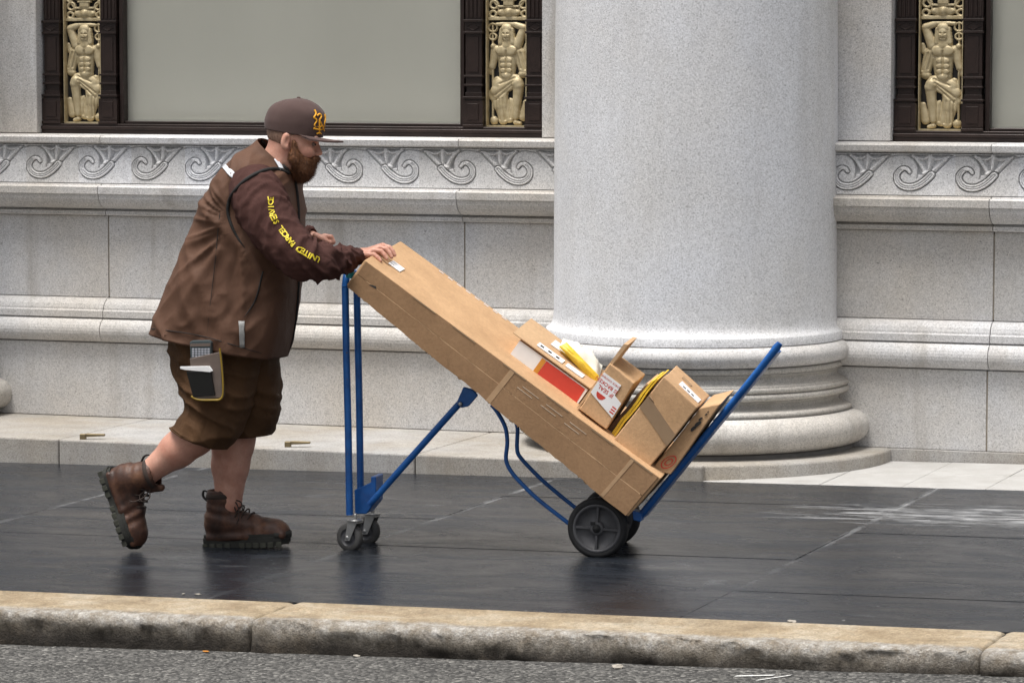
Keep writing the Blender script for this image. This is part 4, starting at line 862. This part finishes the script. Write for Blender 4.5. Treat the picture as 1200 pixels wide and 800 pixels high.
# legs
wn = w_near + .01; wf = w_far
hp += [cap(S(262, 405, -.09), L(238, 492, wn), .085, .068), cap(L(238, 492, wn), L(228, 510, wn), .070, .076, .02), cap(L(228, 510, wn), L(208, 527, wn), .076, .068, .02), cap(L(208, 527, wn), L(176, 552, wn), .066, .043, .02), cap(L(176, 552, wn), L(150, 575, wn), .043, .036), cap(L(150, 575, wn), L(152, 628, wn), .034, .028)]
hp += [cap(S(270, 405, .09), L(284, 490, wf), .085, .072), cap(L(284, 490, wf), L(273, 520, wf), .072, .079, .02), cap(L(273, 520, wf), L(270, 545, wf), .079, .071, .02), cap(L(270, 545, wf), L(268, 590, wf), .070, .049, .02), cap(L(268, 590, wf), L(262, 622, wf), .048, .038), cap(L(262, 624, wf), L(320, 631, wf), .034, .026)]
def kid(name, me, mat, parent=man, bevel=0):
    o = link(name, me, mat, parent, bevel); o.matrix_parent_inverse = Matrix.Translation(-man.location) ; return o
body = kid('body', sdf_mesh('body', hp, .0042), 'skin')
for s_ in (-1, 1):
    ctr = Vector(FM @ Vector(S(367.2, 169.2, s_ * .031))); b = MB().lathe([(.0085 * math.cos(t), .0085 * math.sin(t)) for t in np.linspace(-1.57, 1.57, 9)], 14, Matrix.Translation(ctr)); kid('eye', b.mesh('eye'), 'eye_shaded')
    ctr2 = Vector(FM @ Vector(S(369.2, 169.4, s_ * .031))); b = MB().lathe([(.0048 * math.cos(t), .0048 * math.sin(t)) for t in np.linspace(-1.57, 1.57, 7)], 10, Matrix.Translation(ctr2)); kid('iris', b.mesh('iris'), 'eye_dark')
# cropped hair below the cap, beard
hair = kid('hair', sdf_mesh('hair', [ell(S(342.5, 152), (.0985, .0795, .1015), -8), rbox(S(378, 168), (.19, .2, .1), .004, -8, .003, True) if False else ell(S(385, 176), (.165, .2, .075), -6, .004, True), rbox(S(342, 118), (.2, .2, .112), .002, -8, .003, True), rbox(S(342, 200), (.2, .2, .085), .002, -20, .003, True)], .004), 'hair_cropped')
bp = [ell(S(353, 194.5), (.046, .049, .048), -10), ell(S(352.5, 200), (.044, .045, .042), 0, .02), cap(S(369.3, 186.5, -.030), S(371.4, 185.8, 0), .0095, .0105, .006), cap(S(369.3, 186.5, .030), S(371.4, 185.8, 0), .0095, .0105, .006), cap(S(365.5, 193.5, -.026), S(367, 193.5, .026), .0135, .0135, .012), cap(S(362.5, 200, -.02), S(362.5, 200, .02), .017, .017, .012)]
for s_ in (-1, 1): bp += [cap(S(344.5, 166, s_ * .071), S(345.5, 184, s_ * .066), .0085, .016, .012), cap(S(345, 184, s_ * .060), S(355, 196, s_ * .040), .025, .028, .02), cap(S(360, 187.5, s_ * .045), S(366, 188.5, s_ * .030), .011, .011, .012), cap(S(347, 181, s_ * .062), S(360, 189, s_ * .046), .010, .009, .012)]
def bdisp(P): return .0022 * (np.sin(P[:, 0] * 420 + 3 * np.sin(P[:, 2] * 160)) * np.sin(P[:, 1] * 380 + P[:, 2] * 110))
bme = sdf_mesh('beard', bp, .004, bdisp); beard = kid('beard', bme, 'beard_auburn')
st = MB(); rnd = random.Random(5); step = max(1, len(bme.vertices) // 6500); hc = Vector(FM @ Vector(S(346, 172)))
for i in range(0, len(bme.vertices), step):                              # short strands, combed down and forward
    v = bme.vertices[i]; n = v.normal; g = (n * .55 + Vector((0, 0, -.8)) + ULv * .18 + Vector((rnd.uniform(-.35, .35), rnd.uniform(-.35, .35), rnd.uniform(-.3, .3)))).normalized(); L_ = rnd.uniform(.006, .017); t = g.cross(n)
    t = t.normalized() * .0009 if t.length > 1e-4 else Vector((.001, 0, 0)); st.add([v.co - t, v.co + t, v.co + g * L_], [(0, 1, 2)])
kid('beard_strands', st.mesh('beard_strands', False), 'beard_auburn', man)['kind'] = 'stuff'
# ------------------------------------------------------------------ garments as lofts
def loft(name, rings, seg=72, sub_=8, disp=None, hem=True, power=2.4, capend=False):
    """rings: (back px, front px, half width, centre w[, w shift front])"""
    K = []
    for r in rings: K.append(np.concatenate([L(*r[0], r[3]), L(*r[1], r[3] + (r[4] if len(r) > 4 else 0)), [r[2]]]))
    K = catmull(K, sub_); V = []; n = len(K)
    for i, k in enumerate(K):
        A, B, hw = k[:3], k[3:6], k[6]; C_ = (A + B) / 2; h = (B - A) / 2
        for j in range(seg):
            t = 2 * math.pi * j / seg; c, s_ = math.cos(t), math.sin(t); e = 2 / power
            V.append(C_ + h * math.copysign(abs(c) ** e, c) + np.array([0, hw * math.copysign(abs(s_) ** e, s_), 0]))
    V = np.array(V).reshape(n, seg, 3)
    N = np.cross(np.roll(V, -1, 1) - np.roll(V, 1, 1), np.concatenate([V[1:2] - V[:1], V[2:] - V[:-2], V[-1:] - V[-2:-1]])); N /= np.linalg.norm(N, axis=2, keepdims=True) + 1e-9
    ctr = V.mean(1, keepdims=True)
    if ((V - ctr) * N).sum() < 0: N = -N
    if disp: V = V + N * np.array([[disp(V[i, j], i / (n - 1), 2 * math.pi * j / seg) for j in range(seg)] for i in range(n)])[..., None]
    rows = [V[i] for i in range(n)]
    if hem:                                                              # turned-in edge so the garment has thickness
        c0 = V[0].mean(0); ax = (V[1] - V[0]); rows = [c0 + (V[0] - c0) * .955 + ax * 3.0, c0 + (V[0] - c0) * .965 + ax * .2] + rows
    f = []; m = len(rows)
    for i in range(m - 1):
        for j in range(seg): f.append((i * seg + j, i * seg + (j + 1) % seg, (i + 1) * seg + (j + 1) % seg, (i + 1) * seg + j))
    if capend: f.append(tuple((m - 1) * seg + j for j in range(seg)))
    b = MB().add(np.array(rows).reshape(-1, 3), f, True); me = b.mesh(name); me.transform(FM); return me
def fold(P, fx, fz, sx, amp, seed): return amp * noise.noise(Vector((P[0] * fx + P[2] * sx + seed, P[1] * 4, P[2] * fz)))
def ridge(x): return (1 - abs(x)) ** 2
VA = S(298, 258)
def crease(x, p): return (1 - min(1, abs(x) * 1.6)) ** p
def vdisp(P, s_, t):
    a = min(1, (1 - s_) * 4); du, dz_ = P[0] - VA[0], P[2] - VA[2]; rr = math.hypot(du, dz_); th = math.atan2(dz_, du)
    side = .22 + .78 * abs(math.sin(t)) ** 1.5
    n1 = noise.noise(Vector((th * 4.2 + 1.7, rr * 2.2, P[1] * 1.5 + 2)))                                  # pulls running out of the armhole
    r = .024 * crease(n1, 2.2) * min(1, max(0, (rr - .04) / .10)) * max(.12, 1 - rr / .50)
    n2 = noise.noise(Vector((P[0] * 6.5 + P[2] * 5.0 + 9, P[1] * 2.0, P[2] * 1.8 - P[0] * 1.2)))           # long drapes to the hem
    n3 = noise.noise(Vector((P[0] * 13 - P[2] * 9 + 3, P[1] * 4.0, P[2] * 7 + P[0] * 4)))                  # short sharp crumples
    r += .018 * crease(n2, 2.0) + .008 * crease(n3, 2.0) + .003 * noise.noise(Vector((P[0] * 22, P[1] * 12, P[2] * 18)))
    return (r - .017) * a * side + .003 * math.sin(9 * t) * max(0, 1 - s_ * 5)
vr = [((183, 387), (331, 419), .232, WB), ((193, 354), (342, 377), .230, WB), ((208, 318), (347, 336), .222, WB), ((223, 285), (348, 303), .212, WB), ((236, 252), (350, 270), .212, WB), ((249, 224), (349, 244), .210, WB), ((263, 199), (347, 224), .205, WB), ((281, 181), (346, 210), .170, WB), ((297, 169), (345, 202), .105, WB), ((305, 162), (343, 197), .085, WB)]
vest_me = loft('vest', vr, 176, 16, vdisp, True, 3.0); vest = kid('vest', vest_me, 'vest_brown')
# sleeves
def tubeloft(name, pts, seg=48, sub_=7, disp=None, flat=1.0):
    K = catmull([np.concatenate([p[0], [p[1]]]) for p in pts], sub_); n = len(K); C_ = np.array([k[:3] for k in K]); R = [k[3] for k in K]
    T = np.gradient(C_, axis=0); T /= np.linalg.norm(T, axis=1)[:, None]; a = np.cross(T[0], [0, 1, 0]); rows = []; ln = np.concatenate([[0], np.cumsum(np.linalg.norm(np.diff(C_, axis=0), axis=1))])
    for i in range(n):
        a = a - T[i] * (a @ T[i]); a /= np.linalg.norm(a); b = np.cross(T[i], a)
        for j in range(seg):
            t = 2 * math.pi * j / seg; d = a * math.cos(t) + b * math.sin(t) * flat; r = R[i]; p = C_[i] + d * r
            rows.append(p + d * (disp(p, ln[i], t, i / (n - 1)) if disp else 0))
    e = C_[-1]; last = np.array(rows[-seg:]); rows += list(e + (last - e) * .9 - T[-1] * .002) + list(e + (last - e) * .88 - T[-1] * .03)
    f = [(i * seg + j, i * seg + (j + 1) % seg, (i + 1) * seg + (j + 1) % seg, (i + 1) * seg + j) for i in range(n + 1) for j in range(seg)]
    me = MB().add(rows, f, True).mesh(name); me.transform(FM); return me
def sdisp(p, l, t, s_):
    k = .55 + .55 * math.exp(-((s_ - .62) / .16) ** 2) + .3 * math.exp(-((s_ - .9) / .07) ** 2)
    fade = min(1, s_ * 6) * (1 if s_ < .945 else .15)
    return k * fade * (.013 * (1.5 * (1 - min(1, 1.7 * abs(noise.noise(Vector((l * 19 + 1.5 * math.sin(t + .8), math.cos(t) * .8, math.sin(t) * .8)))))) ** 2.2 - .45) + .007 * (1 - min(1, 1.8 * abs(noise.noise(Vector((l * 34 - 2.2 * math.sin(t), math.cos(t) * 1.6 + 4, math.sin(t) * 1.6)))))) ** 2 - .003)
ns = [(S(294, 210, -.13), .088), (S(300, 227, -.165), .102), (S(312, 252, -.205), .099), (S(329, 278, -.235), .088), (S(352, 300, -.245), .080), (S(374, 307.5, -.20), .071), (L(394, 306, -.30), .058), (L(407, 303, -.24), .043), (L(414, 301.5, -.205), .036), (L(420, 300.5, -.178), .033)]
slv_me = tubeloft('sleeve', ns, 96, 15, sdisp); slv = kid('sleeve', slv_me, 'fleece_brown')
fs = [(S(298, 214, .12), .08), (S(306, 228, .17), .092), (S(322, 258, .25), .085), (L(340, 294, .09), .075), (L(352, 284, .08), .058), (L(362, 278.5, .055), .040), (L(368, 277.5, .05), .034)]
kid('sleeve', tubeloft('sleeve', fs, 40, 6, sdisp), 'fleece_brown')
# shorts
def pdisp(P, s_, t): return (.35 + .65 * abs(math.sin(t))) * .014 * (1.4 * crease(noise.noise(Vector((P[0] * 4 + 3, P[1] * 4, P[2] * 15 + P[0] * 7))), 2.2) - .4) + (.4 + .6 * abs(math.sin(t))) * (.009 * crease(noise.noise(Vector((P[0] * 15 + P[2] * 6, P[1] * 7, P[2] * 9 - P[0] * 5))), 2) - .003)
nr_ = [((203, 500), (266, 526), .112, wn), ((212, 489), (279, 512), .118, wn), ((219, 474), (288, 494), .126, wn + .01), ((214, 453), (296, 464), .135, wn + .02), ((204, 422), (304, 428), .145, wn + .05), ((200, 392), (318, 396), .155, WB - .05), ((204, 365), (320, 370), .15, WB - .03)]
fr_ = [((267, 513), (315, 509), .100, wf), ((258, 492), (324, 491), .112, wf), ((248, 465), (327, 458), .125, wf), ((236, 430), (326, 430), .14, wf - .01), ((225, 396), (324, 400), .155, WB + .06), ((222, 368), (322, 372), .15, WB + .04)]
sh_near = loft('shorts_leg', nr_, 120, 14, pdisp, True, 2.3); kid('shorts_leg', sh_near, 'shorts_brown'); kid('shorts_leg', loft('shorts_leg', fr_, 120, 14, pdisp, True, 2.3), 'shorts_brown')
# ------------------------------------------------------------------ trims laid on the garments where the photo shows them
def bvh(*ms):
    v, f = [], []
    for m in ms: o = len(v); v += [x.co.copy() for x in m.vertices]; f += [tuple(i + o for i in p.vertices) for p in m.polygons]
    return BVHTree.FromPolygons(v, f)
CV = Vector(CAM)
def drop(tree, px, py_, lift):
    d = Vector(ray(px, py_)).normalized(); h = tree.ray_cast(CV, d)
    return None if h[0] is None else h[0] + (h[1] if h[1].dot(d) < 0 else -h[1]) * lift
T_vs = bvh(vest_me, slv_me); T_s = bvh(slv_me); T_v = bvh(vest_me); T_sh = bvh(sh_near)
def trim(tree, path, r, name, mat, lift=.001, k=8, flat=1.0, parent=vest):
    P = [drop(tree, x, y, lift) for x, y in catmull(path, k)]; P = [p for p in P if p is not None]
    if len(P) < 3: return
    for _ in range(3): P = [P[0]] + [(P[i - 1] + P[i] * 2 + P[i + 1]) / 4 for i in range(1, len(P) - 1)] + [P[-1]]
    n_ = len(P) - 1; return kid(name, MB().tube(P, [r * (1 - .85 * (i / n_) ** 5) for i in range(n_ + 1)], 8, True, flat).mesh(name), mat, man)
trim(T_vs, [(338, 203), (326, 198), (309, 200), (292, 208), (278, 220), (269, 234), (267, 249), (272, 266), (280, 281), (287, 291)], .0074, 'armhole_binding', 'trim_black', .0)
trim(T_v, [(306, 164), (316, 176), (326, 188), (336, 199), (342, 205)], .0065, 'collar_binding', 'trim_black', .002)
trim(T_v, [(345, 208), (349, 240), (350, 290), (349, 340), (345, 385), (338, 414)], .008, 'front_zip', 'trim_black', .0)
trim(T_v, [(178, 385), (230, 392), (280, 406), (325, 419)], .0016, 'hem_seam', 'trim_black', .0035); trim(T_v, [(258, 250), (252, 310), (243, 390)], .0016, 'side_seam', 'trim_black', .0035); trim(T_v, [(308, 318), (300, 350), (286, 372)], .0035, 'pocket_zip', 'trim_black', .0035)
def sticker(tree, quad, name, mat, lift=.005, n=6, parent=man):
    q = [np.array(p, float) for p in quad]; v = []
    for i in range(n + 1):
        for j in range(n + 1): a, b = i / n, j / n; p = (q[0] * (1 - a) + q[1] * a) * (1 - b) + (q[3] * (1 - a) + q[2] * a) * b; h = drop(tree, *p, lift); v.append(h)
    if any(x is None for x in v): return None
    me = MB().add(v, [(i * (n + 1) + j, (i + 1) * (n + 1) + j, (i + 1) * (n + 1) + j + 1, i * (n + 1) + j + 1) for i in range(n) for j in range(n)], True).mesh(name, False); o = kid(name, me, mat, parent)
    sd = o.modifiers.new('thick', 'SOLIDIFY'); sd.thickness = .0012; sd.offset = 1; return o
sticker(T_v, [(261, 197), (265, 193), (278, 206), (274, 211)], 'reflective_strip', 'reflective_tape'); sticker(T_v, [(321, 187), (326, 184), (332, 199), (328, 200)], 'reflective_strip', 'reflective_tape')
sticker(T_v, [(280, 376), (286.5, 376), (286.5, 407), (280.5, 407)], 'zip_pull', 'zip_grey', .007)
# sleeve lettering, reading from the cuff up to the shoulder
LP = catmull([(373, 305), (358, 297), (346, 289), (336, 278), (328, 267), (321.5, 257), (317.5, 246), (316.5, 231)], 12); LP = np.array(LP); LS = np.concatenate([[0], np.cumsum(np.linalg.norm(np.diff(LP, axis=0), axis=1))])
def letters(txt, s0, s1, size):
    n = len(txt); lm = MB()
    for i, ch in enumerate(txt):
        if ch == ' ': continue
        s_ = s0 + (s1 - s0) * (i + .5) / n; c = np.array([np.interp(s_, LS, LP[:, 0]), np.interp(s_, LS, LP[:, 1])]); c2 = np.array([np.interp(s_ + 1, LS, LP[:, 0]), np.interp(s_ + 1, LS, LP[:, 1])]); d = (c2 - c); d /= np.linalg.norm(d); u = np.array([d[1], -d[0]])   # pixel y points down
        me = text_shape(ch, 1.0, .028, 'CENTER'); v = []
        for p in me.vertices:
            q = c + d * (p.co.x * size) + u * ((p.co.y - .36) * size); h = drop(T_s, *q, .0045); v.append(h)
        if all(x is not None for x in v): lm.add(v, [tuple(p.vertices) for p in me.polygons])
        bpy.data.meshes.remove(me)
    return lm
kid('sleeve_lettering', letters('UNITED PARCEL SERVICE', 0, LS[-1], 9.0).mesh('sleeve_lettering', False), 'print_yellow', man)
# ------------------------------------------------------------------ cap
crm = loft('cap', [((311.5, 150), (377.5, 161.5), .0835, WB), ((311, 145), (379.5, 153), .0845, WB), ((311.5, 138), (380.5, 143), .0845, WB), ((315, 129), (379, 132), .078, WB), ((322, 121.5), (372.5, 124), .064, WB), ((333, 117), (363, 118), .040, WB), ((346, 115.3), (353, 115.4), .010, WB)], 64, 6, lambda P, s_, t: -.0016 * max(0, math.cos(6 * t)) ** 12 * min(1, s_ * 3) + .0014 * noise.noise(Vector(P) * 28), True, 2.15, True)
capo = kid('cap', crm, 'cap_brown')
bm_ = MB(); nv = 13; v = []
for lay in (0, 1):
    for i in range(nv):
        t = (i / (nv - 1) - .5) * math.pi * .92; ww = math.sin(t) * .082; c = math.cos(t)
        for k in range(6):
            q = k / 5; x0 = 346 + 31.5 * c; x1 = 352 + 50.5 * c ** .8; px = x0 + (x1 - x0) * q; py_ = 155.4 + (px - 346) * .205 - 1.6 * (1 - (ww / .082) ** 2) * q + 4.0 * (ww / .082) ** 2 * (.35 + .65 * q) + (1.9 if lay else 0); v.append(S(px, py_, ww * (1 + .02 * q)))
for i in range(nv - 1):
    for k in range(5):
        a = i * 6 + k; bm_.add([v[a], v[a + 1], v[a + 7], v[a + 6]], [(0, 1, 2, 3)], True); o_ = nv * 6; bm_.add([v[o_ + a], v[o_ + a + 1], v[o_ + a + 7], v[o_ + a + 6]], [(3, 2, 1, 0)], True)
    a = i * 6 + 5; o_ = nv * 6; bm_.add([v[a], v[a + 6], v[o_ + a + 6], v[o_ + a]], [(0, 1, 2, 3)])
bme2 = bm_.mesh('brim'); bme2.transform(FM); kid('brim', bme2, 'cap_brown', man)
kid('cap_button', MB().lathe([(0, .006), (.006, .005), (.008, .001), (.008, -.004)], 12, Matrix.Translation(FM @ Vector(S(350, 115.2)))).mesh('cap_button'), 'cap_brown', man)
T_c = bvh(crm)
for path in ([(368.5, 129), (370.5, 134), (367.5, 138), (371.5, 141), (368, 147), (371, 149)], [(371.5, 136), (374.5, 133.5), (376.5, 137), (374, 141), (377, 146), (374.5, 149.5), (371.5, 148)], [(374.2, 140), (374.2, 150), (374.4, 158)], [(367.5, 150.5), (373, 152), (378.8, 151.5)], [(371, 157), (374, 155.5), (377, 157.5)], [(377.5, 147), (379, 152), (380.2, 155)], [(380.3, 134), (381, 140), (379.5, 146), (381, 151)]):
    trim(T_c, path, .0034, 'cap_emblem', 'thread_gold', .001, 5)
# ------------------------------------------------------------------ boots
def boot(heel, toe, wc, name, label=None, bend=0):
    A, B = L(*heel, wc), L(*toe, wc); fx = (B - A); ln = np.linalg.norm(fx); fx /= ln; fy = np.array([0, 1., 0]); fz = np.cross(fx, fy); k = ln / .325
    M = Matrix(((fx[0], fy[0], fz[0], A[0]), (fx[1], fy[1], fz[1], A[1]), (fx[2], fy[2], fz[2], A[2]), (0, 0, 0, 1))) @ Matrix.Scale(k, 4)
    pr = [ell((.060, 0, .075), (.056, .043, .070)), cap((.07, 0, .095), (.20, 0, .066), .050, .043, .03), ell((.255, 0, .056), (.066, .051, .040), -4, .02), cap((.068, 0, .10), (.078, 0, .185), .054, .0575, .02), rbox((.165, 0, .036), (.15, .046, .012), .010, 0, .02), cap((.118, 0, .165), (.138, 0, .205), .026, .016, .012), cap((.076, 0, .165), (.082, 0, .26), .047, .052, .006, True)]
    v, f = nets(pr, .0045, lambda P: .0025 * np.sin(P[:, 0] * 150 + 30 * P[:, 2]) * np.exp(-((P[:, 0] - .2) / .05) ** 2) + .002 * np.sin(P[:, 2] * 170 + 40 * P[:, 0]) * np.exp(-((P[:, 2] - .13) / .04) ** 2))
    def bendv(p):
        x, y, z = p
        if bend and x > .20: a = bend * min(1, (x - .20) / .06); r = x - .20; return (.20 + r * math.cos(a) - z * math.sin(a) * .3, y, z + r * math.sin(a))
        return (x, y, z)
    bt = empty(name); bt.parent = man; bt.matrix_parent_inverse = Matrix.Translation(-man.location); bt.location = (0, 0, 0)
    def bk(mb, n, m, me=None, bv=0):
        me = me or mb.mesh(n); 
        for q in me.vertices: q.co = bendv(q.co)
        me.transform(FM @ M); return link(n, me, m, bt, bv, 1)
    me = bpy.data.meshes.new('upper'); me.from_pydata(v.tolist(), [], f.tolist()); me.polygons.foreach_set('use_smooth', [True] * len(f)); bk(None, 'upper', 'boot_leather', me)
    out = [(-.004, 0), (.002, .026), (.02, .042), (.06, .045), (.11, .038), (.16, .042), (.215, .054), (.265, .055), (.30, .043), (.32, .022), (.328, 0)]; pl = catmull(out, 4); pl = [(x, y) for x, y in pl]; ring = pl + [(x, -y) for x, y in pl[::-1][1:-1]]
    m = MB()
    for z0, z1, g in ((.034, .046, .975), (.016, .034, 1.0), (.0, .016, .97)):
        P0_ = [(.16 + (x - .16) * g, y * g, z0 + (.008 * max(0, (x - .26) / .06) ** 2)) for x, y in ring]; P1_ = [(.16 + (x - .16) * (g + .01), y * (g + .01), z1 + (.006 * max(0, (x - .26) / .06) ** 2)) for x, y in ring]; n = len(ring)
        m.add(P0_ + P1_, [tuple(reversed(range(n))), tuple(range(n, 2 * n))] + [(i, (i + 1) % n, n + (i + 1) % n, n + i) for i in range(n)])
    bk(m, 'sole', 'boot_sole')
    lg = MB()
    for i in range(11):
        x = .012 + i * .028
        if .10 < x < .15: continue
        for s_ in (-1, 1): wv = np.interp(x, [p[0] for p in pl], [p[1] for p in pl]); lg.box((x - .010, s_ * (wv - .004) - .006, -.003), (x + .011, s_ * (wv - .004) + .002 * s_ , .017))
    bk(lg, 'tread_lugs', 'sole_edge', None, .0015)['kind'] = 'stuff'
    lc = MB()
    for i in range(6):
        x = .105 + .019 * i; z = .158 - .0135 * i; hw = .030 - .001 * i
        lc.tube(catmull([(x - .012, -hw - .008, z - .022), (x, -hw, z + .004), (x + .010, 0, z + .016), (x + .004, hw, z + .004), (x - .008, hw + .008, z - .022)], 4), .0028, 6)
    lc.tube(catmull([(.125, -.02, .17), (.16, -.045, .165), (.165, -.05, .135), (.14, -.04, .13), (.125, -.025, .165)], 5), .0024, 6); lc.tube(catmull([(.125, -.015, .17), (.15, -.05, .15), (.155, -.062, .11), (.145, -.06, .09)], 5), .0024, 6)
    bk(lc, 'laces', 'lace_dark')['kind'] = 'stuff'
    cl = MB().lathe([(.0555, .176), (.0590, .179), (.0600, .186), (.0585, .193), (.0545, .196), (.050, .190)], 32, Matrix.Translation((.0775, 0, 0))); bk(cl, 'padded_collar', 'lace_dark')
    bk(MB().tube(catmull([(.022, 0, .165), (.005, 0, .185), (.008, 0, .205), (.024, 0, .20)], 5), .0045, 6, True, .5), 'pull_loop', 'trim_black')
    bk(MB().lathe([(.046, .0), (.055, .004), (.056, .02), (.05, .026)], 24, Matrix.Translation((.262, 0, .026)) @ Matrix.Diagonal((1.17, 1, 1, 1)), (-1.3, 1.3)), 'toe_bumper', 'boot_sole')
    return bt
boot((118.5, 551), (152, 645), wn, 'boot', None, .0); boot((241, 641), (341.5, 637.5), wf, 'boot')
# ------------------------------------------------------------------ scanner holster on the thigh
hol = tag(empty('scanner_holster', Vector(TP(240, 470, wn - .16))), 'clear and black belt holster with yellow trim holding a small keypad scanner on the thigh', 'holster')
m_simple('device_grey', (.05, .065, .07), .35); m_simple('key_pale', (.35, .36, .40), .5); m_simple('clear_vinyl', (.13, .10, .085), .12, coat=.5); m_simple('screen_black', (.008, .008, .008), .15); m_simple('trim_yellow', (.24, .155, .012), .5)
HW = wn - .165
def slab2(poly, w0, th, name, mat, bv=.002): return sub(MB().prism(tpw(poly, w0), th * WL), name, mat, hol, bv)
slab2([(222, 401), (225, 399), (245, 398.5), (247.5, 401), (248, 430), (224, 432)], HW + .006, .022, 'scanner', 'device_grey', .003)
for r in range(4):
    for c in range(6): slab2([(225 + c * 3.6, 408 + r * 2.7), (227.6 + c * 3.6, 408 + r * 2.7), (227.6 + c * 3.6, 410 + r * 2.7), (225 + c * 3.6, 410 + r * 2.7)], HW + .004, .003, 'key', 'key_pale', 0)
slab2([(223, 402.5), (246.5, 402), (246.5, 405.5), (223, 406)], HW + .004, .003, 'display', 'clear_vinyl', 0)
slab2([(222, 420), (258, 412), (261, 466), (228, 469)], HW, .030, 'pouch', 'clear_vinyl', .003)
slab2([(211, 429.5), (245, 429), (249, 434.5), (246, 436), (217, 433.5), (211, 432)], HW - .012, .010, 'paper_pad', 'paper_white', .001)
slab2([(218, 435), (247, 435.5), (252, 463), (226, 465)], HW - .008, .010, 'cover_panel', 'screen_black', .002)
sub(MB().tube(catmull(tpw([(224, 464), (232, 468), (248, 468.5), (259, 467), (261.5, 455), (260, 430), (257.5, 408)], HW - .004), 5), .0045, 8, True, .8), 'edge_trim', 'trim_yellow', hol)
